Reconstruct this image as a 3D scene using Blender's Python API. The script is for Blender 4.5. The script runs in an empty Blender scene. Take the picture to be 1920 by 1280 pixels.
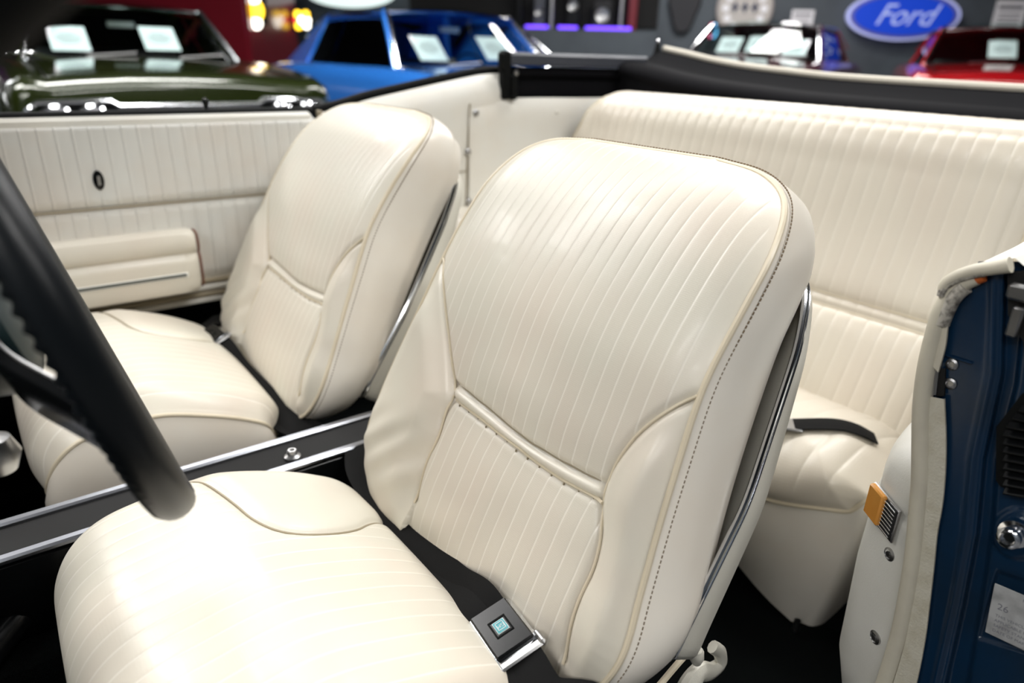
import bpy, math, random
import numpy as np
from mathutils import Matrix, Vector
random.seed(4); np.random.seed(4)
SC = bpy.context.scene; COL = SC.collection
# ---------------------------------------------------------------- camera
CZ = 1.07
_y, _p, _r = math.radians(38.051), math.radians(22.384), math.radians(1.715); FPX = 1297.1
FW = np.array([math.sin(_y)*math.cos(_p), math.cos(_y)*math.cos(_p), -math.sin(_p)])
_a = np.array([math.cos(_y), -math.sin(_y), 0.0]); _b = np.cross(_a, FW)
RT = _a*math.cos(_r)+_b*math.sin(_r); UP = -_a*math.sin(_r)+_b*math.cos(_r)
CAM = np.array([0.0, 0.0, CZ])
cam = bpy.data.cameras.new('camera'); camo = bpy.data.objects.new('camera', cam); COL.objects.link(camo)
cam.sensor_width = 36; cam.lens = FPX*36/1920; cam.clip_start = 0.02; cam.clip_end = 100
camo.matrix_world = Matrix([[RT[0], UP[0], -FW[0], 0], [RT[1], UP[1], -FW[1], 0], [RT[2], UP[2], -FW[2], CZ], [0, 0, 0, 1]])
cam.dof.use_dof = True; cam.dof.focus_distance = 0.84; cam.dof.aperture_fstop = 2.7
SC.camera = camo
SC.view_settings.view_transform = 'Standard'; SC.view_settings.look = 'None'
SC.view_settings.gamma = 1; SC.view_settings.exposure = 0.08; SC.view_settings.use_curve_mapping = False
W = bpy.data.worlds.new('world'); SC.world = W; W.use_nodes = True
W.node_tree.nodes['Background'].inputs[0].default_value = (0.75, 0.88, 1.0, 1); W.node_tree.nodes['Background'].inputs[1].default_value = 0.20

# strip lamps of the hall: (x, y, z, rot_z deg, length, width, power)
STRIPS = [(2.7, 1.2, 4.2, -38, 2.6, 0.4, 78), (1.2, 3.3, 4.2, -38, 2.6, 0.4, 30), (-3.6, 1.2, 4.2, -38, 2.6, 0.4, 70), (-4.0, -1.2, 4.2, -38, 2.6, 0.4, 130), (1.7, -2.0, 4.2, -38, 2.6, 0.4, 120),
          (4.4, 3.2, 4.2, -38, 2.6, 0.4, 90), (-0.8, 4.2, 4.2, -38, 2.6, 0.4, 90), (-2.2, 6.6, 4.2, -38, 2.6, 0.4, 110), (1.4, 6.2, 4.2, -38, 2.6, 0.4, 110), (7.9, 5.9, 4.2, -38, 2.6, 0.4, 110), (7.0, 4.4, 4.2, -38, 2.6, 0.4, 70)]

# ---------------------------------------------------------------- pixel rays
def ray(u, v): return FW + RT*(u-960)/FPX - UP*(v-640)/FPX
def onx(u, v, x): d = ray(u, v); return CAM + d*x/d[0]
def ony(u, v, y): d = ray(u, v); return CAM + d*y/d[1]
def onz(u, v, z): d = ray(u, v); return CAM + d*(z-CZ)/d[2]     # z world
def atd(u, v, d): return CAM + ray(u, v)*d
def pj(P):
    q = np.asarray(P, float)-CAM; z = q@FW
    return np.stack([960+FPX*(q@RT)/z, 640-FPX*(q@UP)/z], -1)
def V(x, y, z): return np.array([x, y, z+CZ], float)            # z given relative to the lens
# ---------------------------------------------------------------- materials
def mat(name, base, rough=0.5, metal=0.0, coat=0.0, spec=0.5, emit=None, es=0.0, bump=None, var=None, ior=1.45):
    m = bpy.data.materials.new(name); m.use_nodes = True
    nt = m.node_tree; b = nt.nodes['Principled BSDF']
    b.inputs['Base Color'].default_value = (*base, 1); b.inputs['Roughness'].default_value = rough
    b.inputs['Metallic'].default_value = metal; b.inputs['Coat Weight'].default_value = coat; b.inputs['Coat Roughness'].default_value = 0.08
    b.inputs['Specular IOR Level'].default_value = spec; b.inputs['IOR'].default_value = ior
    if emit: b.inputs['Emission Color'].default_value = (*emit, 1); b.inputs['Emission Strength'].default_value = es
    tc = nt.nodes.new('ShaderNodeTexCoord')
    if var:       # (scale, colour2, amount)
        n = nt.nodes.new('ShaderNodeTexNoise'); n.inputs['Scale'].default_value = var[0]; n.inputs['Detail'].default_value = 4
        nt.links.new(tc.outputs['Object'], n.inputs['Vector'])
        r = nt.nodes.new('ShaderNodeMapRange'); r.inputs[1].default_value = 0.42; r.inputs[2].default_value = 0.68
        r.inputs[4].default_value = var[2]; nt.links.new(n.outputs[0], r.inputs[0])
        mx = nt.nodes.new('ShaderNodeMix'); mx.data_type = 'RGBA'; mx.inputs[6].default_value = (*base, 1); mx.inputs[7].default_value = (*var[1], 1)
        nt.links.new(r.outputs[0], mx.inputs[0]); nt.links.new(mx.outputs[2], b.inputs['Base Color'])
    if bump:      # (scale, strength, distance)
        n = nt.nodes.new('ShaderNodeTexNoise'); n.inputs['Scale'].default_value = bump[0]; n.inputs['Detail'].default_value = 3
        nt.links.new(tc.outputs['Object'], n.inputs['Vector'])
        bp = nt.nodes.new('ShaderNodeBump'); bp.inputs['Strength'].default_value = bump[1]; bp.inputs['Distance'].default_value = bump[2]
        nt.links.new(n.outputs[0], bp.inputs['Height']); nt.links.new(bp.outputs[0], b.inputs['Normal'])
    return m

def vinyl(name, base, warm, rough=0.33, pleats=True, line=0.50, depth=0.0009, wide=0.05):
    """cream vinyl: soft stains, fine grain, and (with the mask attribute) heat sealed pleats along integer values of UV u"""
    m = mat(name, base, rough, coat=0.05, spec=0.5)
    nt = m.node_tree; b = nt.nodes['Principled BSDF']; N = nt.nodes.new; Lk = nt.links.new
    tc = N('ShaderNodeTexCoord')
    n = N('ShaderNodeTexNoise'); n.inputs['Scale'].default_value = 5.5; n.inputs['Detail'].default_value = 3; Lk(tc.outputs['Object'], n.inputs['Vector'])
    r = N('ShaderNodeMapRange'); r.inputs[1].default_value = 0.40; r.inputs[2].default_value = 0.70; Lk(n.outputs[0], r.inputs[0])
    mx = N('ShaderNodeMix'); mx.data_type = 'RGBA'; mx.inputs[6].default_value = (*base, 1); mx.inputs[7].default_value = (*warm, 1); Lk(r.outputs[0], mx.inputs[0])
    g = N('ShaderNodeTexVoronoi'); g.inputs['Scale'].default_value = 900; Lk(tc.outputs['Object'], g.inputs['Vector'])
    bp = N('ShaderNodeBump'); bp.inputs['Strength'].default_value = 0.10; bp.inputs['Distance'].default_value = 0.0004; Lk(g.outputs[0], bp.inputs['Height'])
    last = bp
    if pleats:
        uv = N('ShaderNodeUVMap'); uv.uv_map = 'UVMap'; sep = N('ShaderNodeSeparateXYZ'); Lk(uv.outputs[0], sep.inputs[0])
        fr = N('ShaderNodeMath'); fr.operation = 'FRACT'; Lk(sep.outputs[0], fr.inputs[0])
        c = N('ShaderNodeMath'); c.operation = 'SUBTRACT'; Lk(fr.outputs[0], c.inputs[0]); c.inputs[1].default_value = 0.5
        ab = N('ShaderNodeMath'); ab.operation = 'ABSOLUTE'; Lk(c.outputs[0], ab.inputs[0])
        ln = N('ShaderNodeMapRange'); ln.interpolation_type = 'SMOOTHSTEP'; ln.inputs[1].default_value = 0.5-wide*1.6; ln.inputs[2].default_value = 0.5-wide*0.3
        Lk(ab.outputs[0], ln.inputs[0])
        puff = N('ShaderNodeMath'); puff.operation = 'POWER'; puff.inputs[1].default_value = 5.0; db = N('ShaderNodeMath'); db.operation = 'MULTIPLY'; db.inputs[1].default_value = 2
        Lk(ab.outputs[0], db.inputs[0]); Lk(db.outputs[0], puff.inputs[0])
        at = N('ShaderNodeAttribute'); at.attribute_name = 'mask'
        su = N('ShaderNodeMath'); su.operation = 'MULTIPLY_ADD'; Lk(ln.outputs[0], su.inputs[0]); su.inputs[1].default_value = -0.15
        ng = N('ShaderNodeMath'); ng.operation = 'MULTIPLY'; ng.inputs[1].default_value = -0.6; Lk(puff.outputs[0], ng.inputs[0]); Lk(ng.outputs[0], su.inputs[2])
        # embossed weave between the pleats
        wv = N('ShaderNodeTexChecker'); wv.inputs['Scale'].default_value = 1.0
        vm = N('ShaderNodeVectorMath'); vm.operation = 'MULTIPLY'; vm.inputs[1].default_value = (14, 14, 14); Lk(uv.outputs[0], vm.inputs[0])
        rot = N('ShaderNodeVectorRotate'); rot.rotation_type = 'Z_AXIS'; rot.inputs['Angle'].default_value = 0.785; Lk(vm.outputs[0], rot.inputs['Vector']); Lk(rot.outputs[0], wv.inputs['Vector'])
        s2 = N('ShaderNodeMath'); s2.operation = 'MULTIPLY_ADD'; Lk(wv.outputs['Fac'], s2.inputs[0]); s2.inputs[1].default_value = 0.05; Lk(su.outputs[0], s2.inputs[2])
        hm = N('ShaderNodeMath'); hm.operation = 'MULTIPLY'; Lk(s2.outputs[0], hm.inputs[0]); Lk(at.outputs['Fac'], hm.inputs[1])
        b2 = N('ShaderNodeBump'); b2.inputs['Strength'].default_value = 0.8; b2.inputs['Distance'].default_value = depth
        Lk(hm.outputs[0], b2.inputs['Height']); Lk(bp.outputs[0], b2.inputs['Normal']); last = b2
        mk = N('ShaderNodeMath'); mk.operation = 'MULTIPLY'; Lk(ln.outputs[0], mk.inputs[0]); Lk(at.outputs['Fac'], mk.inputs[1])
        mk2 = N('ShaderNodeMath'); mk2.operation = 'MULTIPLY'; mk2.inputs[1].default_value = line; Lk(mk.outputs[0], mk2.inputs[0])
        m3 = N('ShaderNodeMix'); m3.data_type = 'RGBA'; m3.inputs[7].default_value = (0.90, 0.86, 0.77, 1); Lk(mx.outputs[2], m3.inputs[6]); Lk(mk2.outputs[0], m3.inputs[0])
        Lk(m3.outputs[2], b.inputs['Base Color'])
    else:
        Lk(mx.outputs[2], b.inputs['Base Color'])
    Lk(last.outputs[0], b.inputs['Normal'])
    return m

M = {}
CREAM = (0.69, 0.655, 0.555); WARM = (0.69, 0.615, 0.52)
M['vinyl'] = vinyl('cream vinyl', CREAM, WARM)
M['vinyl_rear'] = vinyl('rear bench vinyl', (0.70, 0.645, 0.54), (0.68, 0.61, 0.51), line=0.1, depth=0.0014, wide=0.06)
M['vinyl_door'] = vinyl('door vinyl', (0.72, 0.72, 0.68), (0.69, 0.64, 0.57), line=-0.0, depth=0.0032, wide=0.05)
M['vinyl_plain'] = vinyl('plain cream vinyl', (0.69, 0.65, 0.56), (0.68, 0.62, 0.53), pleats=False)
M['boxing'] = vinyl('boxing vinyl', (0.76, 0.72, 0.64), (0.72, 0.65, 0.55), pleats=False)
M['piping'] = mat('piping', (0.68, 0.60, 0.45), 0.35)
M['piping_dark'] = mat('worn piping', (0.34, 0.29, 0.20), 0.45)
M['thread'] = mat('thread', (0.16, 0.11, 0.06), 0.8)
M['shell'] = mat('grained shell plastic', (0.66, 0.64, 0.56), 0.42, bump=(700, 0.5, 0.0006))
M['shell_in'] = mat('padding shadow brown', (0.40, 0.30, 0.18), 0.8)
M['white'] = mat('white trim', (0.80, 0.79, 0.73), 0.38, bump=(60, 0.1, 0.002), var=(6, (0.76, 0.71, 0.62), 0.6))
M['quarter'] = mat('quarter trim plastic', (0.68, 0.67, 0.62), 0.4, bump=(500, 0.3, 0.0006), var=(8, (0.60, 0.59, 0.53), 0.6))
M['chrome'] = mat('chrome', (0.80, 0.82, 0.85), 0.12, metal=1)
M['brushed'] = mat('brushed metal', (0.42, 0.42, 0.42), 0.33, metal=1, bump=(200, 0.2, 0.0005))
M['black'] = mat('black plastic', (0.004, 0.0045, 0.005), 0.22, spec=0.3)
M['wheel'] = mat('steering wheel rubber', (0.006, 0.008, 0.010), 0.34, spec=0.35, coat=0.0, bump=(700, 0.3, 0.0004))
M['teal'] = mat('dark teal plastic', (0.008, 0.020, 0.022), 0.35)
M['carpet'] = mat('black carpet', (0.004, 0.005, 0.005), 0.95, spec=0.04, bump=(700, 1.0, 0.004))
M['web'] = mat('belt webbing', (0.007, 0.007, 0.007), 0.75, spec=0.12, bump=(900, 0.4, 0.0004))
M['rubber'] = mat('black rubber', (0.005, 0.0055, 0.0055), 0.65, spec=0.12)
M['topvinyl'] = mat('black top fabric', (0.005, 0.005, 0.006), 0.8, spec=0.05, bump=(300, 0.3, 0.0006))
M['topgrey'] = mat('grey top bow', (0.055, 0.06, 0.075), 0.35)
M['blue'] = mat('dark blue jamb paint', (0.004, 0.023, 0.058), 0.30, coat=0.2, var=(14, (0.007, 0.018, 0.035), 0.7), bump=(40, 0.12, 0.003))
M['windlace'] = mat('windlace vinyl', (0.62, 0.58, 0.47), 0.42, bump=(250, 0.3, 0.0006), var=(22, (0.50, 0.46, 0.38), 0.5))
M['scuff'] = mat('scuffed vinyl', (0.50, 0.47, 0.41), 0.6, var=(160, (0.10, 0.09, 0.08), 0.9))
M['cloth'] = mat('ribbed tape', (0.60, 0.57, 0.47), 0.7, bump=(350, 0.8, 0.0012), var=(60, (0.48, 0.44, 0.33), 0.6))
M['amber'] = mat('amber lens', (0.60, 0.26, 0.05), 0.25, var=(12, (0.70, 0.36, 0.09), 0.6))
M['gap'] = mat('dark gap', (0.004, 0.004, 0.004), 0.8)
M['rust'] = mat('orange sealant', (0.55, 0.12, 0.02), 0.6)
M['tealpaint'] = mat('emblem teal', (0.03, 0.30, 0.34), 0.35)
M['pale'] = mat('emblem silver', (0.55, 0.60, 0.60), 0.3)
M['paper'] = mat('paper', (0.90, 0.90, 0.93), 0.7)
M['ink'] = mat('ink', (0.20, 0.20, 0.23), 0.7)
M['plate'] = mat('certification label foil', (0.55, 0.56, 0.56), 0.45, metal=0.2, var=(45, (0.25, 0.25, 0.25), 0.7))
def glass(name, tint=(0.88, 1.0, 0.97), amount=0.88):
    m = bpy.data.materials.new(name); m.use_nodes = True; nt = m.node_tree; nt.nodes.clear()
    o = nt.nodes.new('ShaderNodeOutputMaterial'); t = nt.nodes.new('ShaderNodeBsdfTransparent'); g = nt.nodes.new('ShaderNodeBsdfGlossy')
    t.inputs[0].default_value = (*[c*amount for c in tint], 1); g.inputs['Roughness'].default_value = 0.02
    f = nt.nodes.new('ShaderNodeFresnel'); f.inputs[0].default_value = 1.5; mx = nt.nodes.new('ShaderNodeMixShader')
    nt.links.new(f.outputs[0], mx.inputs[0]); nt.links.new(t.outputs[0], mx.inputs[1]); nt.links.new(g.outputs[0], mx.inputs[2]); nt.links.new(mx.outputs[0], o.inputs[0])
    return m
M['glass'] = glass('car glass')
M['lens'] = mat('headlamp glass', (0.55, 0.55, 0.58), 0.15, metal=0.6, bump=(90, 0.6, 0.01))
def emis(name, c, s): return mat(name, c, 0.5, emit=c, es=s)
# ---------------------------------------------------------------- mesh helpers
OFF = {}
def woff(p): return OFF.get(p.name, np.zeros(3)) if p else np.zeros(3)
def tagx(o, label=None, cat=None, group=None, kind=None):
    if label: o['label'] = label
    if cat: o['category'] = cat
    if group: o['group'] = group
    if kind: o['kind'] = kind
    return o
def empty(name, loc, label=None, cat=None, group=None, rz=0.0):
    o = bpy.data.objects.new(name, None); COL.objects.link(o); o.empty_display_size = 0.05
    o.location = loc; o.rotation_euler[2] = rz; OFF[o.name] = np.array(loc, float) if not rz else np.zeros(3)
    return tagx(o, label, cat, group)
class MB:
    def __init__(s): s.v = []; s.f = []; s.n = 0; s.uv = None; s.mask = None
    def add(s, v, f):
        v = np.asarray(v, float).reshape(-1, 3); s.v.append(v); s.f += [tuple(i+s.n for i in q) for q in f]; s.n += len(v); return s
    def grid(s, P, cu=False, cv=False):
        P = np.asarray(P, float); n, m = P.shape[:2]; F = []
        for i in range(n if cu else n-1):
            for j in range(m if cv else m-1):
                a, b = i, (i+1) % n; c, d = j, (j+1) % m
                F.append((a*m+c, b*m+c, b*m+d, a*m+d))
        return s.add(P.reshape(-1, 3), F)
    def box(s, c, size, ax=None, bev=0.0):
        c = np.array(c, float); h = np.array(size, float)/2
        A = np.eye(3) if ax is None else np.array(ax, float)
        if bev <= 0:
            v = [c+A.T@(h*np.array([i, j, k])) for i in (-1, 1) for j in (-1, 1) for k in (-1, 1)]
            return s.add(v, [(0, 1, 3, 2), (4, 6, 7, 5), (0, 4, 5, 1), (2, 3, 7, 6), (0, 2, 6, 4), (1, 5, 7, 3)])
        b = min(bev, min(h)*0.95); vs = []; idx = {}
        for i in (-1, 1):
            for j in (-1, 1):
                for k in (-1, 1):
                    for q in range(3):
                        e = h-b; e2 = e.copy(); e2[q] = h[q]; idx[(i, j, k, q)] = len(vs); vs.append(c+A.T@(e2*np.array([i, j, k])))
        F = []
        for q in range(3):
            a1, a2 = [x for x in range(3) if x != q]
            for sg in (-1, 1):
                k = []
                for p1, p2 in ((-1, -1), (1, -1), (1, 1), (-1, 1)):
                    t = [0, 0, 0]; t[q] = sg; t[a1] = p1; t[a2] = p2; k.append(idx[(*t, q)])
                F.append(tuple(k))
        for a1 in range(3):
            for a2 in range(a1+1, 3):
                q = 3-a1-a2
                for s1 in (-1, 1):
                    for s2 in (-1, 1):
                        k = []
                        for sq, w in ((-1, a1), (1, a1), (1, a2), (-1, a2)):
                            t = [0, 0, 0]; t[a1] = s1; t[a2] = s2; t[q] = sq; k.append(idx[(*t, w)])
                        F.append(tuple(k))
        for i in (-1, 1):
            for j in (-1, 1):
                for k in (-1, 1): F.append((idx[(i, j, k, 0)], idx[(i, j, k, 1)], idx[(i, j, k, 2)]))
        return s.add(vs, F)
    def tube(s, pts, r, n=10, closed=False, flat=None, cap=True):
        P = np.asarray(pts, float); m = len(P); r = np.full(m, r) if np.isscalar(r) else np.asarray(r, float)
        T = np.gradient(P, axis=0) if not closed else (np.roll(P, -1, 0)-np.roll(P, 1, 0))
        T /= np.linalg.norm(T, axis=1)[:, None]+1e-12
        u = np.cross(T[0], [0, 0, 1.0]);
        if np.linalg.norm(u) < 1e-3: u = np.cross(T[0], [0, 1.0, 0])
        u /= np.linalg.norm(u); R = []
        for i in range(m):
            u = u-T[i]*(u@T[i]); u /= np.linalg.norm(u); w = np.cross(T[i], u)
            th = np.arange(n)*2*np.pi/n; a = flat or 1.0
            R.append(P[i]+r[i]*(np.cos(th)[:, None]*u+a*np.sin(th)[:, None]*w))
        n0 = s.n; s.grid(R, cu=closed, cv=True)
        if cap and not closed:
            s.f.append(tuple(range(n0, n0+n))); s.f.append(tuple(range(n0+(m-1)*n+n-1, n0+(m-1)*n-1, -1)))
        return s
    def lathe(s, c, axis, prof, n=20):
        c = np.array(c, float); a = np.array(axis, float); a /= np.linalg.norm(a)
        u = np.cross(a, [0, 0, 1.0]);
        if np.linalg.norm(u) < 1e-3: u = np.array([1.0, 0, 0])
        u /= np.linalg.norm(u); w = np.cross(a, u); th = np.arange(n)*2*np.pi/n
        R = [c+a*h+max(q, 1e-5)*(np.cos(th)[:, None]*u+np.sin(th)[:, None]*w) for q, h in prof]
        return s.grid(R, cv=True)
    def prism(s, poly, d):
        P = np.asarray(poly, float); n = len(P); d = np.array(d, float)
        return s.add(np.vstack([P, P+d]), [tuple(range(n)), tuple(range(2*n-1, n-1, -1))]+[(i, i+n, (i+1) % n+n, (i+1) % n) for i in range(n)])
    def build(s, name, m, parent=None, smooth=True, world=True, label=None, kind=None, sub=0, auto=None):
        v = np.vstack(s.v); v = v-(woff(parent) if world else 0)
        me = bpy.data.meshes.new(name); me.from_pydata([tuple(x) for x in v], [], s.f); me.update()
        if smooth: me.polygons.foreach_set('use_smooth', [True]*len(me.polygons))
        if s.uv is not None:
            l = me.uv_layers.new(name='UVMap'); vi = np.empty(len(me.loops), int); me.loops.foreach_get('vertex_index', vi)
            l.data.foreach_set('uv', np.asarray(s.uv, float)[vi].ravel())
            a = me.attributes.new('mask', 'FLOAT', 'POINT'); a.data.foreach_set('value', np.asarray(s.mask, float).ravel())
        me.materials.append(m)
        o = bpy.data.objects.new(name, me); COL.objects.link(o)
        if parent is not None: o.parent = parent; OFF[o.name] = woff(parent)
        if smooth and auto is not False:
            me.set_sharp_from_angle(angle=math.radians(auto or 42))
        if sub: md = o.modifiers.new('sub', 'SUBSURF'); md.levels = md.render_levels = sub
        return tagx(o, label=label, kind=kind)
def fix_normals(o):
    import bmesh
    bm = bmesh.new(); bm.from_mesh(o.data); bmesh.ops.recalc_face_normals(bm, faces=bm.faces); bm.to_mesh(o.data); bm.free(); return o
def cr(pts, n):
    """Catmull-Rom through pts, n samples, chord-length parameter"""
    P = np.asarray(pts, float); d = np.r_[0, np.cumsum(np.linalg.norm(np.diff(P, axis=0), axis=1)**0.7)]; T = np.linspace(0, d[-1], n)
    m = np.empty_like(P); h = np.diff(d)[:, None]; s = np.diff(P, axis=0)/h
    m[1:-1] = (s[:-1]*h[1:]+s[1:]*h[:-1])/(h[1:]+h[:-1]); m[0] = s[0]; m[-1] = s[-1]
    k = np.clip(np.searchsorted(d, T)-1, 0, len(P)-2); t = ((T-d[k])/h[k, 0])[:, None]
    return (2*t**3-3*t**2+1)*P[k]+(t**3-2*t**2+t)*h[k]*m[k]+(-2*t**3+3*t**2)*P[k+1]+(t**3-t**2)*h[k]*m[k+1]
def resamp(P, n):
    P = np.asarray(P, float); d = np.r_[0, np.cumsum(np.linalg.norm(np.diff(P, axis=0), axis=1))]; T = np.linspace(0, d[-1], n)
    return np.stack([np.interp(T, d, P[:, i]) for i in range(P.shape[1])], 1)
def sstep(x): x = np.clip(x, 0, 1); return x*x*(3-2*x)
def pdist(Q, poly):
    """distance from points Q(...,2) to polyline"""
    D = np.full(Q.shape[:-1], 1e9)
    for a, b in zip(poly[:-1], poly[1:]):
        ab = b-a; t = np.clip(((Q-a)@ab)/(ab@ab+1e-12), 0, 1); D = np.minimum(D, np.linalg.norm(Q-a-t[..., None]*ab, axis=-1))
    return D
def text(name, body, size, mtx, m, parent, ext=0.001, shear=0.0, align='CENTER', label=None):
    c = bpy.data.curves.new(name, 'FONT'); c.body = body; c.size = size; c.extrude = ext; c.align_x = align; c.align_y = 'CENTER'; c.shear = shear
    c.resolution_u = 3
    t = bpy.data.objects.new(name, c); COL.objects.link(t); dg = bpy.context.evaluated_depsgraph_get()
    me = bpy.data.meshes.new_from_object(t.evaluated_get(dg)); bpy.data.objects.remove(t); bpy.data.curves.remove(c)
    v = np.array([tuple(x.co) for x in me.vertices]).reshape(-1, 3)
    A, o = mtx; w = v@np.array(A)+np.array(o)
    f = [tuple(p.vertices) for p in me.polygons]; bpy.data.meshes.remove(me)
    b = MB(); b.add(w, f); return b.build(name, m, parent, smooth=False, label=label)
def straps(pts, nor, width, th):
    """webbing: centre points, side vectors"""
    P = np.asarray(pts, float); T = np.gradient(P, axis=0); T /= np.linalg.norm(T, axis=1)[:, None]
    N = np.asarray(nor, float); N = N-T*(N*T).sum(1)[:, None]; N /= np.linalg.norm(N, axis=1)[:, None]; S = np.cross(T, N)
    R = []
    for i in range(len(P)):
        w, t = width/2, th/2
        R.append([P[i]-S[i]*w-N[i]*t*.6, P[i]-S[i]*w+N[i]*t*.6, P[i]-S[i]*w*.9+N[i]*t, P[i]+S[i]*w*.9+N[i]*t, P[i]+S[i]*w+N[i]*t*.6, P[i]+S[i]*w-N[i]*t*.6, P[i]+S[i]*w*.9-N[i]*t, P[i]-S[i]*w*.9-N[i]*t])
    b = MB(); b.grid(R, cv=True); n = len(P); b.f.append(tuple(range(8))); b.f.append(tuple(range(n*8-1, n*8-9, -1))); return b

# ================================================================ THE HALL
HD = math.radians(38+10)            # hall axis
HX = np.array([math.cos(HD), -math.sin(HD), 0]); HY = np.array([math.sin(HD), math.cos(HD), 0])
def hall(a, b, z): return HX*a+HY*b+np.array([0, 0, z])
HA = [HX, HY, np.array([0, 0, 1.0])]
M['floor'] = mat('polished concrete', (0.10, 0.10, 0.10), 0.25, var=(1.5, (0.06, 0.06, 0.065), 0.7))
M['wallgrey'] = mat('grey wall paint', (0.075, 0.09, 0.105), 0.6, var=(2, (0.055, 0.065, 0.078), 0.8))
M['walldark'] = mat('dark wall paint', (0.02, 0.02, 0.024), 0.6)
M['ceil'] = mat('black ceiling', (0.03, 0.03, 0.032), 0.8)
MB().box(hall(-0.5, 4.9, -0.05), (24, 20.0, 0.1), HA).build('floor', M['floor'], smooth=False, kind='structure')
MB().box(hall(-0.5, 4.9, 4.65), (24, 20.0, 0.1), HA).build('ceiling', M['ceil'], smooth=False, kind='structure')
WB = 12.6
wb = MB(); wb.box(hall(-0.5, WB+0.1, 2.3), (24, 0.2, 4.6), HA); wb.build('wall_back', M['wallgrey'], smooth=False, kind='structure')
MB().box(hall(-12.4, 4.9, 2.3), (0.2, 20, 4.6), HA).build('wall_left', M['walldark'], smooth=False, kind='structure')
MB().box(hall(11.4, 4.9, 2.3), (0.2, 20, 4.6), HA).build('wall_right', M['wallgrey'], smooth=False, kind='structure')
MB().box(hall(-0.5, -4.9, 2.3), (24, 0.2, 4.6), HA).build('wall_front', M['wallgrey'], smooth=False, kind='structure')
M['tube'] = emis('lamp diffuser', (1.0, 0.98, 0.95), 7.0)
for i, (x, y, z, rz, L_, W_, pw) in enumerate(STRIPS):
    e = empty('ceiling_light', (x, y, z), 'long white strip lamp hanging from the black hall ceiling, above the frame', 'ceiling light', 'strip lamps under the hall ceiling')
    c, s_ = math.cos(math.radians(rz)), math.sin(math.radians(rz)); A = [[c, s_, 0], [-s_, c, 0], [0, 0, 1]]
    MB().box((x, y, z+0.05), (L_+0.06, W_+0.06, 0.06), A, 0.01).build('lamp_housing', M['white'], e)
    MB().box((x, y, z+0.012), (L_, W_, 0.02), A).build('diffuser', M['tube'], e, smooth=False)
    MB().tube([(x, y, z+0.08), (x, y, 4.6)], 0.01, 6).build('hanger', M['black'], e)
    l = bpy.data.lights.new('strip', 'AREA'); l.shape = 'RECTANGLE'; l.size = L_; l.size_y = W_; l.energy = pw; l.color = (1.0, 0.985, 0.97)
    lo = bpy.data.objects.new('strip_lamp', l); COL.objects.link(lo); lo.location = (x, y, z-0.01); lo.rotation_euler[2] = math.radians(rz)
def onwall(u, v, off=0.0):
    d = ray(u, v); t = ((WB-off)-(CAM@HY))/(d@HY); return CAM+d*t
WA = (np.array([HX, [0, 0, 1.0], -HY]))     # text rows: x->right, y->up, z->to viewer
def disc(c, rx, rz, th, n=40, wob=0):
    b = MB(); t = np.arange(n)*2*np.pi/n
    P = [c+HX*rx*math.cos(a)+np.array([0, 0, rz*math.sin(a)]) for a in t]; return b.prism(P, -HY*th)

# ================================================================ THE BLUE CONVERTIBLE
body = empty('convertible_car', (0.8, 1.0, 0.0), 'dark blue convertible with cream interior seen through its open driver door', 'car')
# --- floor pan, tunnel
g = MB(); xs = np.linspace(-0.9, 1.35, 40); ys = np.linspace(0.12, 1.86, 60); G = []
for x in xs:
    row = []
    for y in ys:
        t = abs(y-0.99); z = -0.99+0.25*sstep((0.23-t)/0.13)
        z += 0.30*sstep((x-1.12)/0.2)
        z += 0.25*sstep((-x-0.45)/0.4)
        row.append(V(x, y, z))
    G.append(row)
g.grid(G); g.build('carpet', M['carpet'], body, label='black loop pile carpet')
MB().box(V(0.0, 0.20, -0.93), (1.5, 0.16, 0.14), None, 0.02).build('sill', M['carpet'], body)
MB().box(V(0.25, 1.83, -0.72), (2.6, 0.04, 0.75), None, 0.01).build('kick_panel', M['carpet'], body)
MB().box(V(0.5, 1.93, -0.62), (2.8, 0.10, 0.80), None, 0.03).build('body_side', M['blue'], body)
# firewall and dash
MB().box(V(-0.98, 0.99, -0.62), (0.06, 1.75, 0.8), None, 0.02).build('firewall', M['carpet'], body)
# --- rear bulkhead behind bench, package area
MB().box(V(1.80, 0.99, -0.55), (0.05, 1.5, 0.85), None, 0.01).build('bulkhead', M['rubber'], body)
MB().box(V(2.5, 0.99, -0.40), (1.2, 1.85, 0.62), None, 0.06).build('rear_deck', M['blue'], body)

# ---- pleated panel maker (grid with UV pleats)
def pleated(name, P, uvs, mask, m, parent, **k):
    b = MB(); b.grid(P); b.uv = np.asarray(uvs).reshape(-1, 2); b.mask = np.asarray(mask).ravel(); return b.build(name, m, parent, auto=False, **k)

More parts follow.
